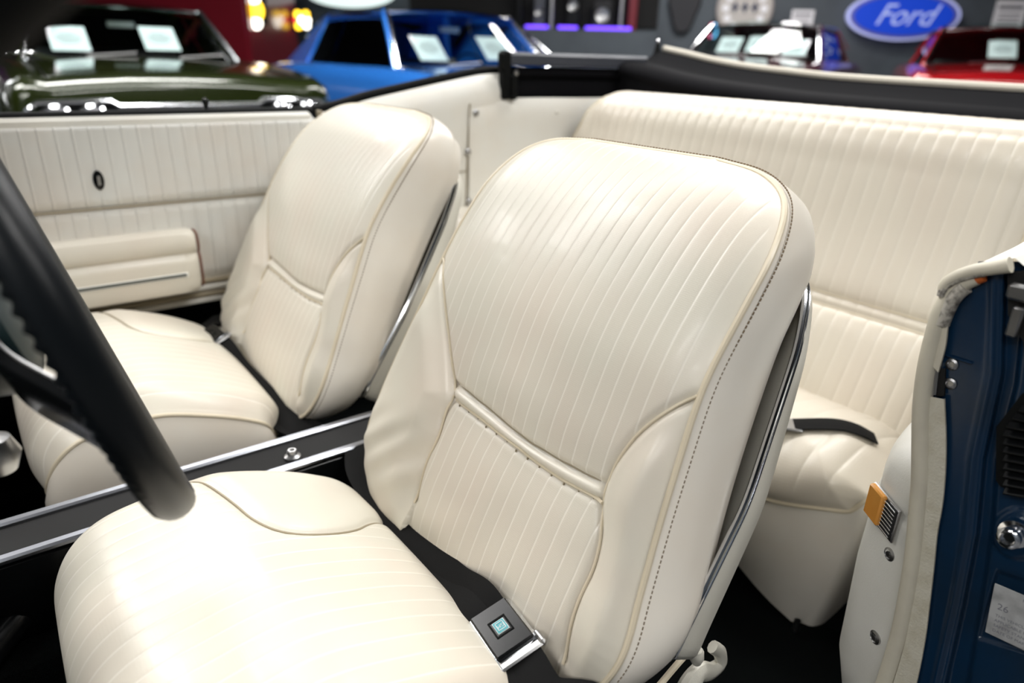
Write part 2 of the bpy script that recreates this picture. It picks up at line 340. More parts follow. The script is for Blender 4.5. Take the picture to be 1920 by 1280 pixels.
# ================================================================ BUCKET SEAT
YC = 0.64
PIT = 0.0222
def back_rows():
    prof = [(.388, -.672), (.402, -.63), (.425, -.57), (.455, -.51), (.483, -.45), (.515, -.38), (.550, -.303), (.595, -.235), (.645, -.18), (.70, -.140), (.735, -.122), (.757, -.115)]
    yr = [.435, .370, .345, .355, .365, .374, .381, .381, .388, .418, .468, .560]
    yl = [.800, .873, .915, .919, .913, .902, .890, .890, .893, .885, .860, .790]
    return np.array([(a, b, c, d) for (a, b), c, d in zip(prof, yr, yl)])
def make_seat():
    root = empty('bucket_seat', tuple(V(0.30, YC, -0.97)), 'cream pleated bucket seat in front, behind the black steering wheel', 'car seat')
    NT, NS = 300, 260
    q = cr(back_rows(), 400); q = resamp(q, NT)
    tx, tz = np.gradient(q[:, 0]), np.gradient(q[:, 1]); nn = np.hypot(tx, tz); nx, nz = -tz/nn, tx/nn
    l = np.r_[0, np.cumsum(np.hypot(np.diff(q[:, 0]), np.diff(q[:, 1])))]
    s = np.linspace(0, 1, NS); s = s+0.0*s
    Y = q[:, 2][:, None]+(q[:, 3]-q[:, 2])[:, None]*s[None, :]
    Lg = np.repeat(l[:, None], NS, 1)
    edge = [np.array([q[:, 2], l]).T, np.array([q[:, 3], l]).T, np.array([[q[-1, 2], l[-1]], [q[-1, 3], l[-1]]]), np.array([[q[0, 2], 0], [q[0, 3], 0]])]
    Q2 = np.stack([Y, Lg], -1); de = np.full(Y.shape, 9.)
    for e in edge: de = np.minimum(de, pdist(Q2, e[::6] if len(e) > 10 else e))
    cen = 1-((Y-YC)/0.27)**2
    def surf(h):
        return np.stack([q[:, 0][:, None]+nx[:, None]*h, Y, q[:, 1][:, None]+nz[:, None]*h+CZ], -1)
    h = 0.012*np.sqrt(np.clip(sstep(de/0.045), 0, 1))+0.006*np.clip(cen, 0, 1)*sstep(de/0.08)
    base = surf(h); PX = pj(base)
    def st(u, v):
        d = np.hypot(PX[..., 0]-u, PX[..., 1]-v); i, j = np.unravel_index(d.argmin(), d.shape); return Y[i, j], l[i]
    def curve(pts, n=60): return resamp(cr([st(*p) for p in pts], 80), n)
    seamR = curve([(1310, 742), (1250, 770), (1195, 812), (1155, 862), (1136, 897), (1127, 930), (1122, 1005), (1107, 1067), (1084, 1113), (1068, 1167), (1057, 1244)])
    seamL = curve([(829, 480), (829, 540), (833, 590), (840, 650), (844, 710), (842, 744), (831, 775), (820, 814), (797, 859), (786, 893), (775, 943)])
    lo_ = [(844, 746), (909, 800), (975, 850), (1049, 903), (1126, 943)]; up_ = [(846, 718), (909, 771), (975, 823), (1049, 870), (1128, 912)]
    crL, crU = curve(lo_, 40), curve(up_, 40)
    # region functions
    def seam_y(sm, lv, edge_y):
        o = np.argsort(sm[:, 1]); y = np.interp(lv, sm[o, 1], sm[o, 0]); top = sm[:, 1].max(); return np.where(lv > top, edge_y, y)
    yR = seam_y(seamR, l, -9.0)[:, None]; yL = seam_y(seamL, l, 9.0)[:, None]
    inside = (Y > yR) & (Y < yL)
    dR, dL = pdist(Q2, seamR[::2]), pdist(Q2, seamL[::2]); ds = np.minimum(dR, dL)
    cu = np.interp(Y, np.sort(crU[:, 0]), crU[np.argsort(crU[:, 0]), 1]); cl = np.interp(Y, np.sort(crL[:, 0]), crL[np.argsort(crL[:, 0]), 1])
    inband = inside & (Lg < cu) & (Lg > cl)
    dU, dLo = np.abs(Lg-cu), np.abs(Lg-cl)
    ic = sstep(np.where(inside, ds, 0)/0.012)                     # 1 well inside the centre panel
    h2 = h.copy()
    bol = np.where(inside, 0, sstep(ds/0.05)*sstep((0.40-Lg)/0.1))*sstep(de/0.03); h2 += 0.012*bol
    h2 -= 0.005*np.exp(-(ds/0.005)**2)*sstep(de/0.01)
    mid = np.where(inside, 1, 0)
    h2 -= mid*(0.0065*np.exp(-(dU/0.0045)**2)+0.0045*np.exp(-(dLo/0.004)**2))
    h2 -= mid*0.007*np.exp(-((Lg-0.5*(cu+cl))/0.035)**2)          # the crease pulls the padding in
    h2 += np.where(inband, 0.0035*np.sin(np.pi*np.clip((Lg-cl)/(cu-cl+1e-6), 0, 1)), 0)
    h2 -= 0.003*np.exp(-(((Y-yL.clip(-9, 0.9)-0.012)/0.018)**2))*np.exp(-((Lg-0.10)/0.05)**2)
    # gathers in the lower inboard bolster
    h2 += np.where(Y > yL, 0.0022*np.sin((Lg*1.0+(Y-0.8)*0.9)*110)*np.exp(-((Lg-0.12)/0.05)**2)*sstep(de/0.03), 0)
    P = surf(h2)
    mask = np.where(inside & ~inband, 1.0, 0.0)*sstep((de-0.010)/0.004)*sstep((ds-0.002)/0.003)
    uv = np.stack([(Y-YC)/PIT+0.5, Lg/PIT], -1)
    back = pleated('backrest', P, uv, mask, M['vinyl'], root)
    def sp(c, lift=0.0):      # points on the displaced surface for (y,l)
        out = []
        for y_, l_ in c:
            i = int(np.clip(np.searchsorted(l, l_), 1, NT-1)); sy = np.clip((y_-Y[i, 0])/(Y[i, -1]-Y[i, 0]), 0, 1)*(NS-1); j = int(sy)
            j2 = min(j+1, NS-1); f = sy-j; p = P[i, j]*(1-f)+P[i, j2]*f; out.append(p+np.array([nx[i], 0, nz[i]])*lift)
        out = np.array(out)
        k = np.array([0.25, 0.5, 0.25])
        for _ in range(3):
            o2 = out.copy(); o2[1:-1] = out[:-2]*.25+out[1:-1]*.5+out[2:]*.25; out = o2
        return out
    MB().tube(sp(seamR, 0.0015), 0.0019, 6).build('seam_piping', M['piping'], back)
    MB().tube(sp(seamL, 0.0015), 0.0019, 6).build('seam_piping', M['piping'], back)
    MB().tube(sp(crL, 0.0010), 0.0021, 6).build('accent_piping', M['piping'], back)
    MB().tube(sp(crU, 0.0002), 0.0013, 6).build('accent_stitching', M['piping_dark'], back)
    st_b = MB()
    for k in range(-14, 15):
        y_ = YC+(k+0.5)*PIT
        if crL[:, 0].min()+.006 < y_ < crL[:, 0].max()-.006:
            c = sp([(y_, np.interp(y_, np.sort(crL[:, 0]), crL[np.argsort(crL[:, 0]), 1])-0.0035)], 0.0004)[0]; st_b.box(c, (0.002, 0.0016, 0.004))
    st_b.build('pleat_end', M['piping_dark'], back, kind='stuff')
    # outline piping
    ring = np.vstack([P[:, 0], P[-1, 1:-1], P[::-1, -1], P[0, -2:0:-1]])
    qi = lambda a: np.vstack([a])
    k = len(ring); keep = resamp(np.vstack([ring, ring[:1]]), 261)[:-1]
    for _ in range(4): keep = (np.roll(keep, 1, 0)+2*keep+np.roll(keep, -1, 0))/4
    MB().tube(keep, 0.0036, 8, closed=True).build('edge_piping', M['piping'], back)
    # boxing: sweep outline backwards, bulging outwards
    n = len(keep); cc = keep.mean(0)
    # rear outline: same y shrunk, on the line of the shell
    def rear(p):
        y_, z_ = p[1], p[2]-CZ
        tt = np.clip((z_+.672)/.557, 0, 1)
        xs_ = np.interp(z_, [-.672, -.574, -.226, -.15, -.115], [.490, .526, .762, .785, .792]); zs_ = z_ - np.interp(z_, [-.67, -.3, -.2, -.115], [-.01, 0.0, .008, .022])
        return np.array([xs_, YC+(y_-YC)*np.interp(tt, [0, .3, 1], [1.11, 1.05, 0.91]), zs_+CZ])
    rr = np.array([rear(p) for p in keep])
    rings = []
    outn = np.stack([np.zeros(n), keep[:, 1]-YC, (keep[:, 2]-CZ+.40)*1.0], 1)
    tn = np.roll(keep, -1, 0)-np.roll(keep, 1, 0); bk = rr-keep; on = np.cross(tn, bk); on /= np.linalg.norm(on, axis=1)[:, None]
    sg = np.sign((on*(keep-cc)).sum(1)); on *= np.where(sg == 0, 1, sg)[:, None]
    for _ in range(12): on = (np.roll(on, 1, 0)+on*2+np.roll(on, -1, 0)); on /= np.linalg.norm(on, axis=1)[:, None]
    for a in np.linspace(0, 1, 15):
        b_ = 0.013*math.sin(math.pi*min(1, a*1.04)**0.75)*(1-.55*sstep((keep[:, 2]-CZ+.30)/.15))[:, None] if a < 0.96 else 0
        inner = -0.010*sstep((a-.72)/.28)
        rings.append(keep+bk*a+on*(b_+inner))
    bx = MB(); bx.grid(np.array(rings), cv=True); bb = bx.build('boxing', M['boxing'], back, auto=False)
    # tan rear edge closing the cushion, browned to paint in the boxing's shadow
    bx = MB(); R2 = [rings[-1], rings[-1]*0.0+(rings[-1]+(rr.mean(0)-rings[-1])*0.12+np.array([0.006, 0, 0])), rings[-1]+(rr.mean(0)-rings[-1])*0.98]
    bx.grid(np.array(R2), cv=True); bx.build('padding', M['shell_in'], back)
    # dashed top stitch beside the piping
    stb = MB(); sr = keep+bk*0.085+on*0.0060
    sr = resamp(sr, 420)
    for i in range(0, 418, 1):
        a, b_ = sr[i], sr[i+1]; d = b_-a; L_ = np.linalg.norm(d)
        if L_ < 1e-5: continue
        d /= L_; w = np.cross(d, [0.3, -1, 0.1]); w /= np.linalg.norm(w); stb.box((a+b_)/2, (L_*.62, 0.0012, 0.0014), [d, w, np.cross(d, w)])
    stb.build('stitching', M['thread'], back, kind='stuff')
    # hard rear shell with a chrome lip
    zz = np.linspace(-.615, -.205, 40); sh = []; half = np.interp(zz, [-.60, -.45, -.30, -.24, -.205], [.302, .296, .264, .240, .185]); mid_ = np.interp(zz, [-.6, -.2], [.638, .642])
    xx = np.interp(zz, [-.60, -.574, -.226, -.205], [.498, .516, .764, .780])
    ringp = np.vstack([np.stack([xx, mid_-half, zz+CZ], 1), np.stack([xx[::-1], (mid_+half)[::-1], zz[::-1]+CZ], 1)])
    ringp = resamp(np.vstack([ringp, ringp[:1]]), 161)[:-1]
    for _ in range(3): ringp = (np.roll(ringp, 1, 0)+2*ringp+np.roll(ringp, -1, 0))/4
    bd = np.array([.82, 0, -.575]); cc2 = ringp.mean(0); cc2b = cc2
    dk = np.interp(ringp[:, 2]-CZ, [-.6, -.4, -.2], [.070, .052, .022])[:, None]
    R3 = [ringp+(cc2-ringp)*.012+bd*.004, ringp, ringp+bd*dk*.3+(ringp-cc2)*0.006, ringp+bd*dk*.85+(ringp-cc2)*-0.0, ringp+bd*dk+(cc2-ringp)*0.02, ringp+bd*(dk+.008)+(cc2-ringp)*0.5, ringp+bd*(dk*.0+.045)+(cc2-ringp)*0.98]
    b = MB(); b.grid(np.array(R3), cv=True); shell = b.build('backrest_shell', M['shell'], root, auto=60)
    op = ringp[:80][::1]
    lip = np.vstack([ringp[:118]])
    MB().tube(ringp-bd*0.001, 0.0038, 8, closed=True).build('chrome_lip', M['chrome'], shell)
    MB().tube(ringp+bd*0.004+(ringp-cc2)*0.012, 0.0013, 6, closed=True).build('chrome_bead', M['chrome'], shell)
    # ---------- cushion
    prof = [(-.004, -.725), (-.015, -.685), (-.014, -.648), (.004, -.606), (.038, -.576), (.09, -.566), (.15, -.562), (.23, -.585), (.29, -.612), (.325, -.635), (.345, -.675)]
    hw = [.150, .205, .236, .252, .260, .264, .266, .268, .266, .262, .240]
    cq = resamp(cr([(a, b_, c) for (a, b_), c in zip(prof, hw)], 400), 260); MS = 220
    ctx, ctz = np.gradient(cq[:, 0]), np.gradient(cq[:, 1]); cn = np.hypot(ctx, ctz); cnx, cnz = -ctz/cn, ctx/cn
    cl_ = np.r_[0, np.cumsum(np.hypot(np.diff(cq[:, 0]), np.diff(cq[:, 1])))]
    s2 = np.linspace(-1, 1, MS); CY = YC-0.0+cq[:, 2][:, None]*s2[None]; CL = np.repeat(cl_[:, None], MS, 1)
    Q3 = np.stack([CY, CL], -1); ce = np.full(CY.shape, 9.)
    for e in (np.array([YC-cq[:, 2], cl_]).T[::6], np.array([YC+cq[:, 2], cl_]).T[::6], np.array([[YC-.15, 0], [YC+.15, 0]])): ce = np.minimum(ce, pdist(Q3, e))
    ch = 0.034*(.15+.85*sstep((CL-.03)/.13))*np.sqrt(sstep(ce/0.06))+0.006*(1-s2[None]**2)
    def csurf(h_): return np.stack([cq[:, 0][:, None]+cnx[:, None]*h_, CY, cq[:, 1][:, None]+cnz[:, None]*h_+CZ], -1)
    PX2 = pj(csurf(ch))
    def st2(u, v):
        d = np.hypot(PX2[..., 0]-u, PX2[..., 1]-v); i, j = np.unravel_index(d.argmin(), d.shape); return CY[i, j], cl_[i]
    sm = resamp(cr([st2(*p) for p in [(352, 893), (395, 912), (440, 943), (480, 972), (530, 992), (580, 998), (650, 994), (725, 992)]], 60), 50)
    smr = sm.copy(); smr[:, 0] = 2*YC-sm[:, 0]
    dS = pdist(Q3, sm[::2])
    o = np.argsort(sm[:, 1]); ylim = np.interp(cl_, sm[o, 1], sm[o, 0]); ylim = np.where(cl_ < sm[:, 1].min(), 9, ylim)[:, None]
    cin = CY < ylim
    ch2 = ch-0.004*np.exp(-(dS/0.005)**2)+np.where(cin, 0, 0.004*sstep(dS/0.03))*sstep(ce/.03)
    CP = csurf(ch2); cm = np.where(cin, 1., 0.)*sstep((ce-0.006)/0.004)*sstep((dS-.002)/.003)
    cush = pleated('cushion', CP, np.stack([(CY-YC)/0.0275+.5, CL/0.0275], -1), cm, M['vinyl'], root)
    for smm in (sm,):
        pts = []
        for y_, l_ in smm:
            i = int(np.clip(np.searchsorted(cl_, l_), 0, 259)); j = int(np.clip(((y_-YC)/cq[i, 2]+1)/2*(MS-1), 0, MS-1)); pts.append(CP[i, j]+np.array([0, 0, .001]))
        pts = np.array(pts)
        for _ in range(4): pts[1:-1] = pts[:-2]*.25+pts[1:-1]*.5+pts[2:]*.25
        MB().tube(pts, 0.0016, 6).build('seam_piping', M['piping_dark'], cush)
    ring = np.vstack([CP[::-1, 0], CP[0, 1:-1], CP[:, -1]]); ring = resamp(ring, 220)
    for _ in range(3): ring[1:-1] = ring[:-2]*.25+ring[1:-1]*.5+ring[2:]*.25
    MB().tube(ring, 0.0036, 8).build('edge_piping', M['piping'], cush)
    # cushion boxing, chrome strip, base
    c0 = np.array([.20, YC, 0]); R4 = []
    for a, inw in ((0, 0), (.02, .01), (.05, .012), (.08, .0), (.10, -.008)):
        r_ = ring.copy(); d = r_-c0; d[:, 2] = 0; d /= np.linalg.norm(d, axis=1)[:, None]; zl = CZ-0.745; r_[:, 2] = ring[:, 2]+(zl-ring[:, 2])*min(1, a/.10)*np.where(ring[:, 2] > zl, 1, 0.0)-(a*0.2 if 0 else 0); r_ += d*inw; R4.append(r_)
    MB().grid(np.array(R4)).build('cushion_boxing', M['boxing'], cush, auto=False)
    low = R4[-1].copy(); MB().tube(low, 0.0045, 8).build('chrome_strip', M['chrome'], root)
    R5 = []
    for dz, k_ in ((0, .99), (-.05, .97), (-.10, .90), (-.14, .82)):
        r_ = low.copy(); r_[:, 0] = .20+(low[:, 0]-.20)*k_; r_[:, 1] = YC+(low[:, 1]-YC)*k_; r_[:, 2] += dz; R5.append(r_)
    MB().grid(np.array(R5)).build('seat_base', M['shell'], root, auto=False)
    # seat tracks
    for yy in (YC-.17, YC+.17): MB().box(V(.20, yy, -.93), (.42, .03, .07), None, .004).build('seat_track', M['black'], root)
    # hinge arms each side with cover
    for sg_ in (-1, 1):
        y0 = YC+sg_*.272
        hp = lambda u, v: np.array([0, y0-.368, 0])+ony(u, v, .368)
        pts = cr([hp(1336, 1212), hp(1350, 1224), hp(1350, 1244), hp(1332, 1258), hp(1308, 1262), hp(1296, 1280), hp(1285, 1330)], 30)
        MB().tube(pts, np.interp(np.arange(30), [0, 8, 18, 29], [.006, .007, .010, .018]), 10, flat=1.5).build('hinge_cover', M['shell'], root)
        pts = cr([hp(1312, 1202), hp(1285, 1228), hp(1240, 1280), hp(1215, 1310)], 20)
        MB().tube(pts, 0.0042, 8).build('base_welt', M['piping'], root)
        MB().lathe(hp(1306, 1230), hp(1306, 1210)-hp(1306, 1240), [(0, -.014), (.006, -.012), (.0095, -.002), (.0095, .008), (.007, .013), (0, .013)], 14).build('hinge_pin', M['shell'], root)
    return root
seat = make_seat()
KIDS = lambda o: [c for c in bpy.data.objects if c.parent == o]
def dup_tree(o, parent=None):
    c = o.copy(); COL.objects.link(c)
    if parent: c.parent = parent
    OFF[c.name] = OFF.get(o.name, np.zeros(3))
    for ch in KIDS(o): dup_tree(ch, c)
    return c
seat2 = dup_tree(seat); seat2.location = (seat.location[0]+0.006, seat.location[1]+0.765, seat.location[2]+0.002)
seat2['label'] = 'cream pleated bucket seat of the passenger, beyond the console and before the white door panel'
for s_ in (seat, seat2): s_['group'] = 'front bucket seats'
#@@REST
# ================================================================ LAP BELTS
def lap_belt(label, dy, pts, bc, bax, logo):
    root = empty('lap_belt', tuple(V(.375, YC+dy, -.64)), label, 'seat belt', 'front lap belts')
    P = cr(pts, 70); nor = np.tile([-.45, 0, .9], (70, 1)); wob = np.sin(np.linspace(0, 9, 70))*.22; nor[:, 0] += wob
    straps(P, nor, .046, .0016).build('webbing', M['web'], root)
    P2 = P+np.array([-.012, 0, -.006])+np.stack([np.sin(np.linspace(0, 7, 70))*.006, 0*wob, 0*wob], 1)
    straps(P2, nor+np.array([.3, 0, 0]), .046, .0016).build('webbing', M['web'], root)
    A = np.array(bax, float); c = np.array(bc, float)          # rows: length, width, up
    MB().box(c, (.070, .056, .018), A, .004).build('buckle_body', M['chrome'], root)
    cov = MB().box(c+A[2]*.0095, (.066, .0475, .005), A, .002).build('release_cover', M['black'], root)
    rim = MB()
    for sx, sy, lx, ly in ((0, 1, .024, .002), (0, -1, .024, .002), (1, 0, .002, .022), (-1, 0, .002, .022)): rim.box(c+A[2]*.0122+A[0]*sx*.011+A[1]*sy*.010, (lx, ly, .0012), A)
    rim.build('emblem_rim', M['rubber'], cov)
    if logo:
        e = MB().box(c+A[2]*.0124, (.0165, .0145, .0008), A).build('emblem', M['pale'], cov)
        MB().box(c+A[2]*.0129, (.0150, .0130, .0006), A).build('emblem_field', M['tealpaint'], cov)
        b = MB()
        for sx, sy, lx, ly in ((0, 1, .010, .0008), (0, -1, .010, .0008), (1, 0, .0008, .009), (-1, 0, .0008, .009)): b.box(c+A[2]*.0134+A[0]*sx*.005+A[1]*sy*.0044, (lx, ly, .0006), A)
        b.build('emblem_line', M['pale'], cov)
        text('emblem_letters', 'GM', .0062, ([-A[1], A[0], A[2]], c+A[2]*.0133), M['pale'], cov, ext=.0003)
    f = c-A[0]*.040
    c = c+A[2]*.006; b = MB(); b.box(c+A[0]*.041, (.010, .058, .0045), A, .002); b.box(c+A[0]*.036+A[1]*.028, (.020, .008, .010), A, .003); b.box(c+A[0]*.036-A[1]*.026, (.020, .006, .007), A, .002)
    b.build('latch_frame', M['brushed'], root)
    return root
# axes on the driver's belt from its pixels
q = [onz(a, b, CZ-.592) for a, b in ((882, 1149), (949, 1142), (1002, 1211), (934, 1224))]
L0 = (q[3]-q[0]); L0 /= np.linalg.norm(L0); Wd = q[1]-q[0]; nrm = np.cross(L0, Wd); nrm = nrm/np.linalg.norm(nrm); nrm = nrm if nrm[2] > 0 else -nrm
up_ = np.array([-.28, 0, .96]); up_ -= L0*(up_@L0); up_ /= np.linalg.norm(up_); w_ = np.cross(up_, L0)
bc = sum(q)/4-up_*.006
lap_belt('black lap belt with teal square emblem on its buckle, lying across the nearest seat', 0,
         [V(.425, .93, -.60), V(.405, .89, -.612), V(.390, .80, -.622), V(.378, .68, -.622), V(.374, .58, -.612), bc-L0*.055+up_*.004, bc-L0*.02, bc+L0*.045+up_*.002, bc+L0*.09-up_*.004, V(.385, .34, -.60), V(.40, .28, -.64)],
         bc, [L0, w_, up_], True)
bc2 = V(.352, 1.535, -.600); A2 = np.array([[.10, -.99, -.05], [.9, .08, .42], [-.42, -.1, .9]], float)
A2[0] /= np.linalg.norm(A2[0]); A2[2] -= A2[0]*(A2[2]@A2[0]); A2[2] /= np.linalg.norm(A2[2]); A2[1] = np.cross(A2[2], A2[0])
lap_belt('black lap belt and buckle lying at the back of the passenger seat cushion', .765,
         [V(.43, 1.69, -.60), V(.39, 1.64, -.60), bc2-A2[0]*.05, bc2, bc2+A2[0]*.06, V(.365, 1.40, -.628), V(.372, 1.28, -.640), V(.385, 1.16, -.650), V(.42, 1.08, -.66)], bc2, A2, False)

M['slot'] = mat('grey green slot', (.10, .11, .10), .4)
# ================================================================ PASSENGER DOOR
door = empty('car_door', tuple(V(.1, 1.80, -.95)), 'white pleated passenger door panel with a cream armrest, closed', 'car door')
X0, X1 = -.62, .722
def door_panel(z0, z1, y0, y1, puff, name, n=60):
    xs = np.linspace(X0, X1, 500); zs = np.linspace(z0, z1, n); XX, ZZ = np.meshgrid(xs, zs)
    t = (ZZ-z0)/(z1-z0); e = np.minimum(np.minimum((ZZ-z0), (z1-ZZ)), np.minimum(XX-X0, X1-XX)).clip(0)
    pl = np.abs(((XX/.031) % 1)-.5)*2
    YY = y0+(y1-y0)*t-puff*np.sqrt(sstep(e/.02))-0.0010*(1-pl**3)*sstep(e/.02)
    if z1 > -.2: YY += .030*sstep((ZZ-(z1-.014))/.014)
    P = np.stack([XX, YY, ZZ+CZ], -1)
    return pleated(name, P, np.stack([XX/.031, ZZ/.031], -1), np.ones_like(XX)*sstep(e/.01), M['vinyl_door'], door)
door_panel(-.331, -.150, 1.748, 1.758, .006, 'door_panel')
door_panel(-.520, -.336, 1.752, 1.748, .005, 'door_panel')
MB().box(V(.05, 1.775, -.36), (1.33, .04, .44), None, .01).build('door_core', M['white'], door)
MB().tube([V(x, 1.744, -.3335) for x in np.linspace(X0, X1, 20)], .0022, 6).build('seam_piping', M['piping_dark'], door)
for k, (z, m_) in enumerate(((-.532, 'piping_dark'), (-.548, 'white'), (-.566, 'piping_dark'), (-.580, 'white'))):
    MB().box(V(.05, 1.752, z), (1.33, .018, .013), None, .003).build('kick_molding', M[m_], door)
MB().box(V(.05, 1.778, -.141), (1.345, .030, .016), None, .005).build('weatherstrip', M['rubber'], door)
MB().box(V(.05, 1.83, -.152), (1.345, .050, .014), None, .005).build('outer_sweep', M['rubber'], door)
MB().box(V(.05, 1.87, -.30), (1.345, .04, .28), None, .02).build('door_skin', M['blue'], door)
# lock knob, front post, emblem
k = ony(390, 228, 1.785); MB().lathe((k[0], 1.785, CZ-.150), (0, 0, 1), [(.010, -.006), (.010, 0), (.0045, .004), (.004, .022), (.0075, .030), (.0075, .036), (.004, .040), (0, .041)], 14).build('lock_knob', M['black'], door)
k = ony(185, 338, 1.742); e = MB(); e.lathe(k+np.array([0, .003, 0]), (0, -1, 0), [(.0, 0), (.014, 0), (.014, .004), (.011, .006), (0, .0065)], 18)
for a in e.v: a[:, 2] = k[2]+(a[:, 2]-k[2])*1.5; a[:, 0] = k[0]+(a[:, 0]-k[0])*.75
em = e.build('door_emblem', M['black'], door); MB().box(k+np.array([0, -.0045, 0]), (.006, .002, .020), None, .0008).build('emblem_bar', M['brushed'], em)
# armrest
sec = [(1.752, -.402), (1.715, -.388), (1.690, -.387), (1.674, -.393), (1.668, -.408), (1.668, -.424), (1.673, -.436), (1.678, -.440), (1.676, -.445), (1.670, -.450), (1.668, -.462), (1.667, -.515), (1.672, -.530), (1.690, -.538), (1.752, -.540)]
xs = [-.30, -.297, -.285, .00, .20, .345, .368, .379, .384]; sc = [0, .6, 1, 1, 1, 1, .97, .85, .62]
G = []
for x, s_ in zip(xs, sc):
    G.append([V(x+.012*(z+.42) , 1.752+(y-1.752)*min(1, s_*1.0), -.464+(z+.464)*(.55+.45*s_)) for y, z in sec])
b = MB(); b.grid(G); n_ = len(sec); b.f.append(tuple(range((len(xs)-1)*n_, len(xs)*n_)))
arm = b.build('armrest', M['vinyl_plain'], door)
MB().box(V(.235, 1.667, -.487), (.232, .004, .013), None, .002).build('pull_slot_frame', M['white'], arm)
MB().box(V(.235, 1.6655, -.486), (.222, .004, .007), None, .001).build('pull_slot', M['slot'], arm)
sc2 = [V(.386, 1.752+(y-1.752)*.72, -.464+(z+.464)*.88) for y, z in sec]
MB().tube(sc2, .0028, 6).build('end_welt', mat('reddish brown welt', (.17, .06, .035), .5), arm)

# ================================================================ QUARTER PANELS, BELT LINE, TOP WELL
def panel_y(name, top, zb, yfun, m, parent=body, n=60, roll=.03):
    T = cr(top, n); G = []
    for x, z in T:
        row = []
        for t in np.linspace(0, 1, 24):
            zz = z+(zb-z)*t**1.2; y = yfun(x)+roll*sstep(1-(z-zz)/.035)
            row.append(V(x, y, zz-.004*0))
        G.append(row)
    b = MB(); b.grid(G); return b.build(name, m, parent, auto=60)
panel_y('quarter_panel', [(.735, -.150), (.80, -.138), (.88, -.118), (1.0, -.095), (1.15, -.068), (1.27, -.050), (1.36, -.048)], -.95, lambda x: 1.752, M['white'])
MB().box(V(.737, 1.765, -.53), (.006, .03, .78), None, .002).build('panel_edge', M['piping_dark'], body)
qt = panel_y('quarter_trim_panel', [(1.185, -.128), (1.26, -.120), (1.40, -.114), (1.55, -.113), (1.70, -.112)], -.95, lambda x: 1.746-.095*sstep((x-1.25)/.40), M['white'], roll=.012)
MB().tube([V(1.188, 1.748, -.13), V(1.180, 1.750, -.32), V(1.170, 1.752, -.6)], .0022, 6).build('panel_seam', M['piping_dark'], body)
MB().tube([V(1.130, 1.750, -.322), V(1.182, 1.750, -.320)], .0016, 6).build('panel_seam', M['piping_dark'], body)
for u, v in ((893, 212), (878, 285), (880, 378)):
    p = ony(u, v, 1.744); MB().lathe(p, (0, -1, 0), [(0, -.004), (.010, -.004), (.010, 0), (.007, .003), (0, .0035)], 14).build('trim_screw', M['brushed'], body)
p = ony(1045, 210, 1.69); MB().lathe(p, (0, -1, 0), [(0, -.004), (.007, -.004), (.007, 0), (0, .003)], 12).build('trim_screw', M['white'], body)
bl = cr([(.735, -.146), (.80, -.134), (.88, -.114), (1.0, -.091), (1.15, -.064), (1.27, -.046), (1.36, -.044)], 40)
MB().tube([V(x, 1.798, z+.004) for x, z in bl], .012, 8).build('belt_weatherstrip', M['rubber'], body)
MB().tube([V(x, 1.822, z+.002) for x, z in bl], .007, 8).build('belt_chrome', M['chrome'], body)
b = MB(); b.grid([[V(x, 1.83, z), V(x, 1.87, z-.01), V(x, 1.90, z-.05), V(x, 1.93, z-.30), V(x, 1.90, -.8)] for x, z in bl]+[[V(x, 1.83, -.05), V(x, 1.87, -.06), V(x, 1.90, -.10), V(x, 1.93, -.35), V(x, 1.90, -.8)] for x in (2., 3.)]); b.build('quarter_skin', M['blue'], body)
# rear passenger armrest with ashtray
b = MB(); G = []
for x in (1.005, 1.01, 1.03, 1.25, 1.42):
    i = .0 if x > 1.02 else (.012 if x > 1.006 else .03)
    G.append([V(x, 1.75, -.425-i), V(x, 1.63+i, -.425-i), V(x, 1.61+i, -.433-i), V(x, 1.60+i, -.45), V(x, 1.60+i, -.75), V(x, 1.62, -.95)])
b.grid(G); b.f.append(tuple(range(6))); b.build('rear_armrest', M['vinyl_plain'], body, auto=50)
p = V(1.06, 1.67, -.424); MB().box(p, (.05, .05, .006), None, .002).build('ashtray', M['brushed'], body)

# folded top, in the well behind the bench
top = empty('folded_top', tuple(V(1.72, 1.0, -.15)), 'black folded convertible top lying in its well behind the cream rear bench', 'convertible top')
lip = [onx(u, v, 1.88) for u, v in ((1245, 91), (1290, 101), (1335, 112), (1400, 124), (1480, 134), (1560, 143), (1640, 149), (1720, 154), (1820, 160), (1920, 166), (2060, 174), (2300, 186))]
lip = cr(lip, 60)
G = []
for p in lip:
    z0 = p[2]; y = p[1]
    k = sstep((1.62-y)/.25)
    zt = z0-.012
    row = [p+np.array([0, 0, -.006]), np.array([1.83, y, zt-.006]), np.array([1.80, y, zt-.024])]
    for a in np.linspace(0, 1, 9):
        th = math.pi*(.5+a*.62); row.append(np.array([1.74+.060*math.cos(th)*1.1, y, zt-.055+.030*math.sin(th)]))
    zl = row[-1][2]
    row += [np.array([1.69, y, zl-.012]), np.array([1.675, y, CZ-.118]), np.array([1.68, y, CZ-.16])]
    G.append(row)
b = MB(); b.grid(G); b.build('rolled_fabric', M['topvinyl'], top, auto=False)
MB().tube(lip, .0095, 8).build('canvas_edge', mat('cream canvas edge', (.62, .58, .49), .6), top)
sid = cr([V(1.318, 1.760, 0), V(1.45, 1.745, 0), V(1.60, 1.70, 0), V(1.72, 1.655, 0), V(1.765, 1.61, 0)], 40)
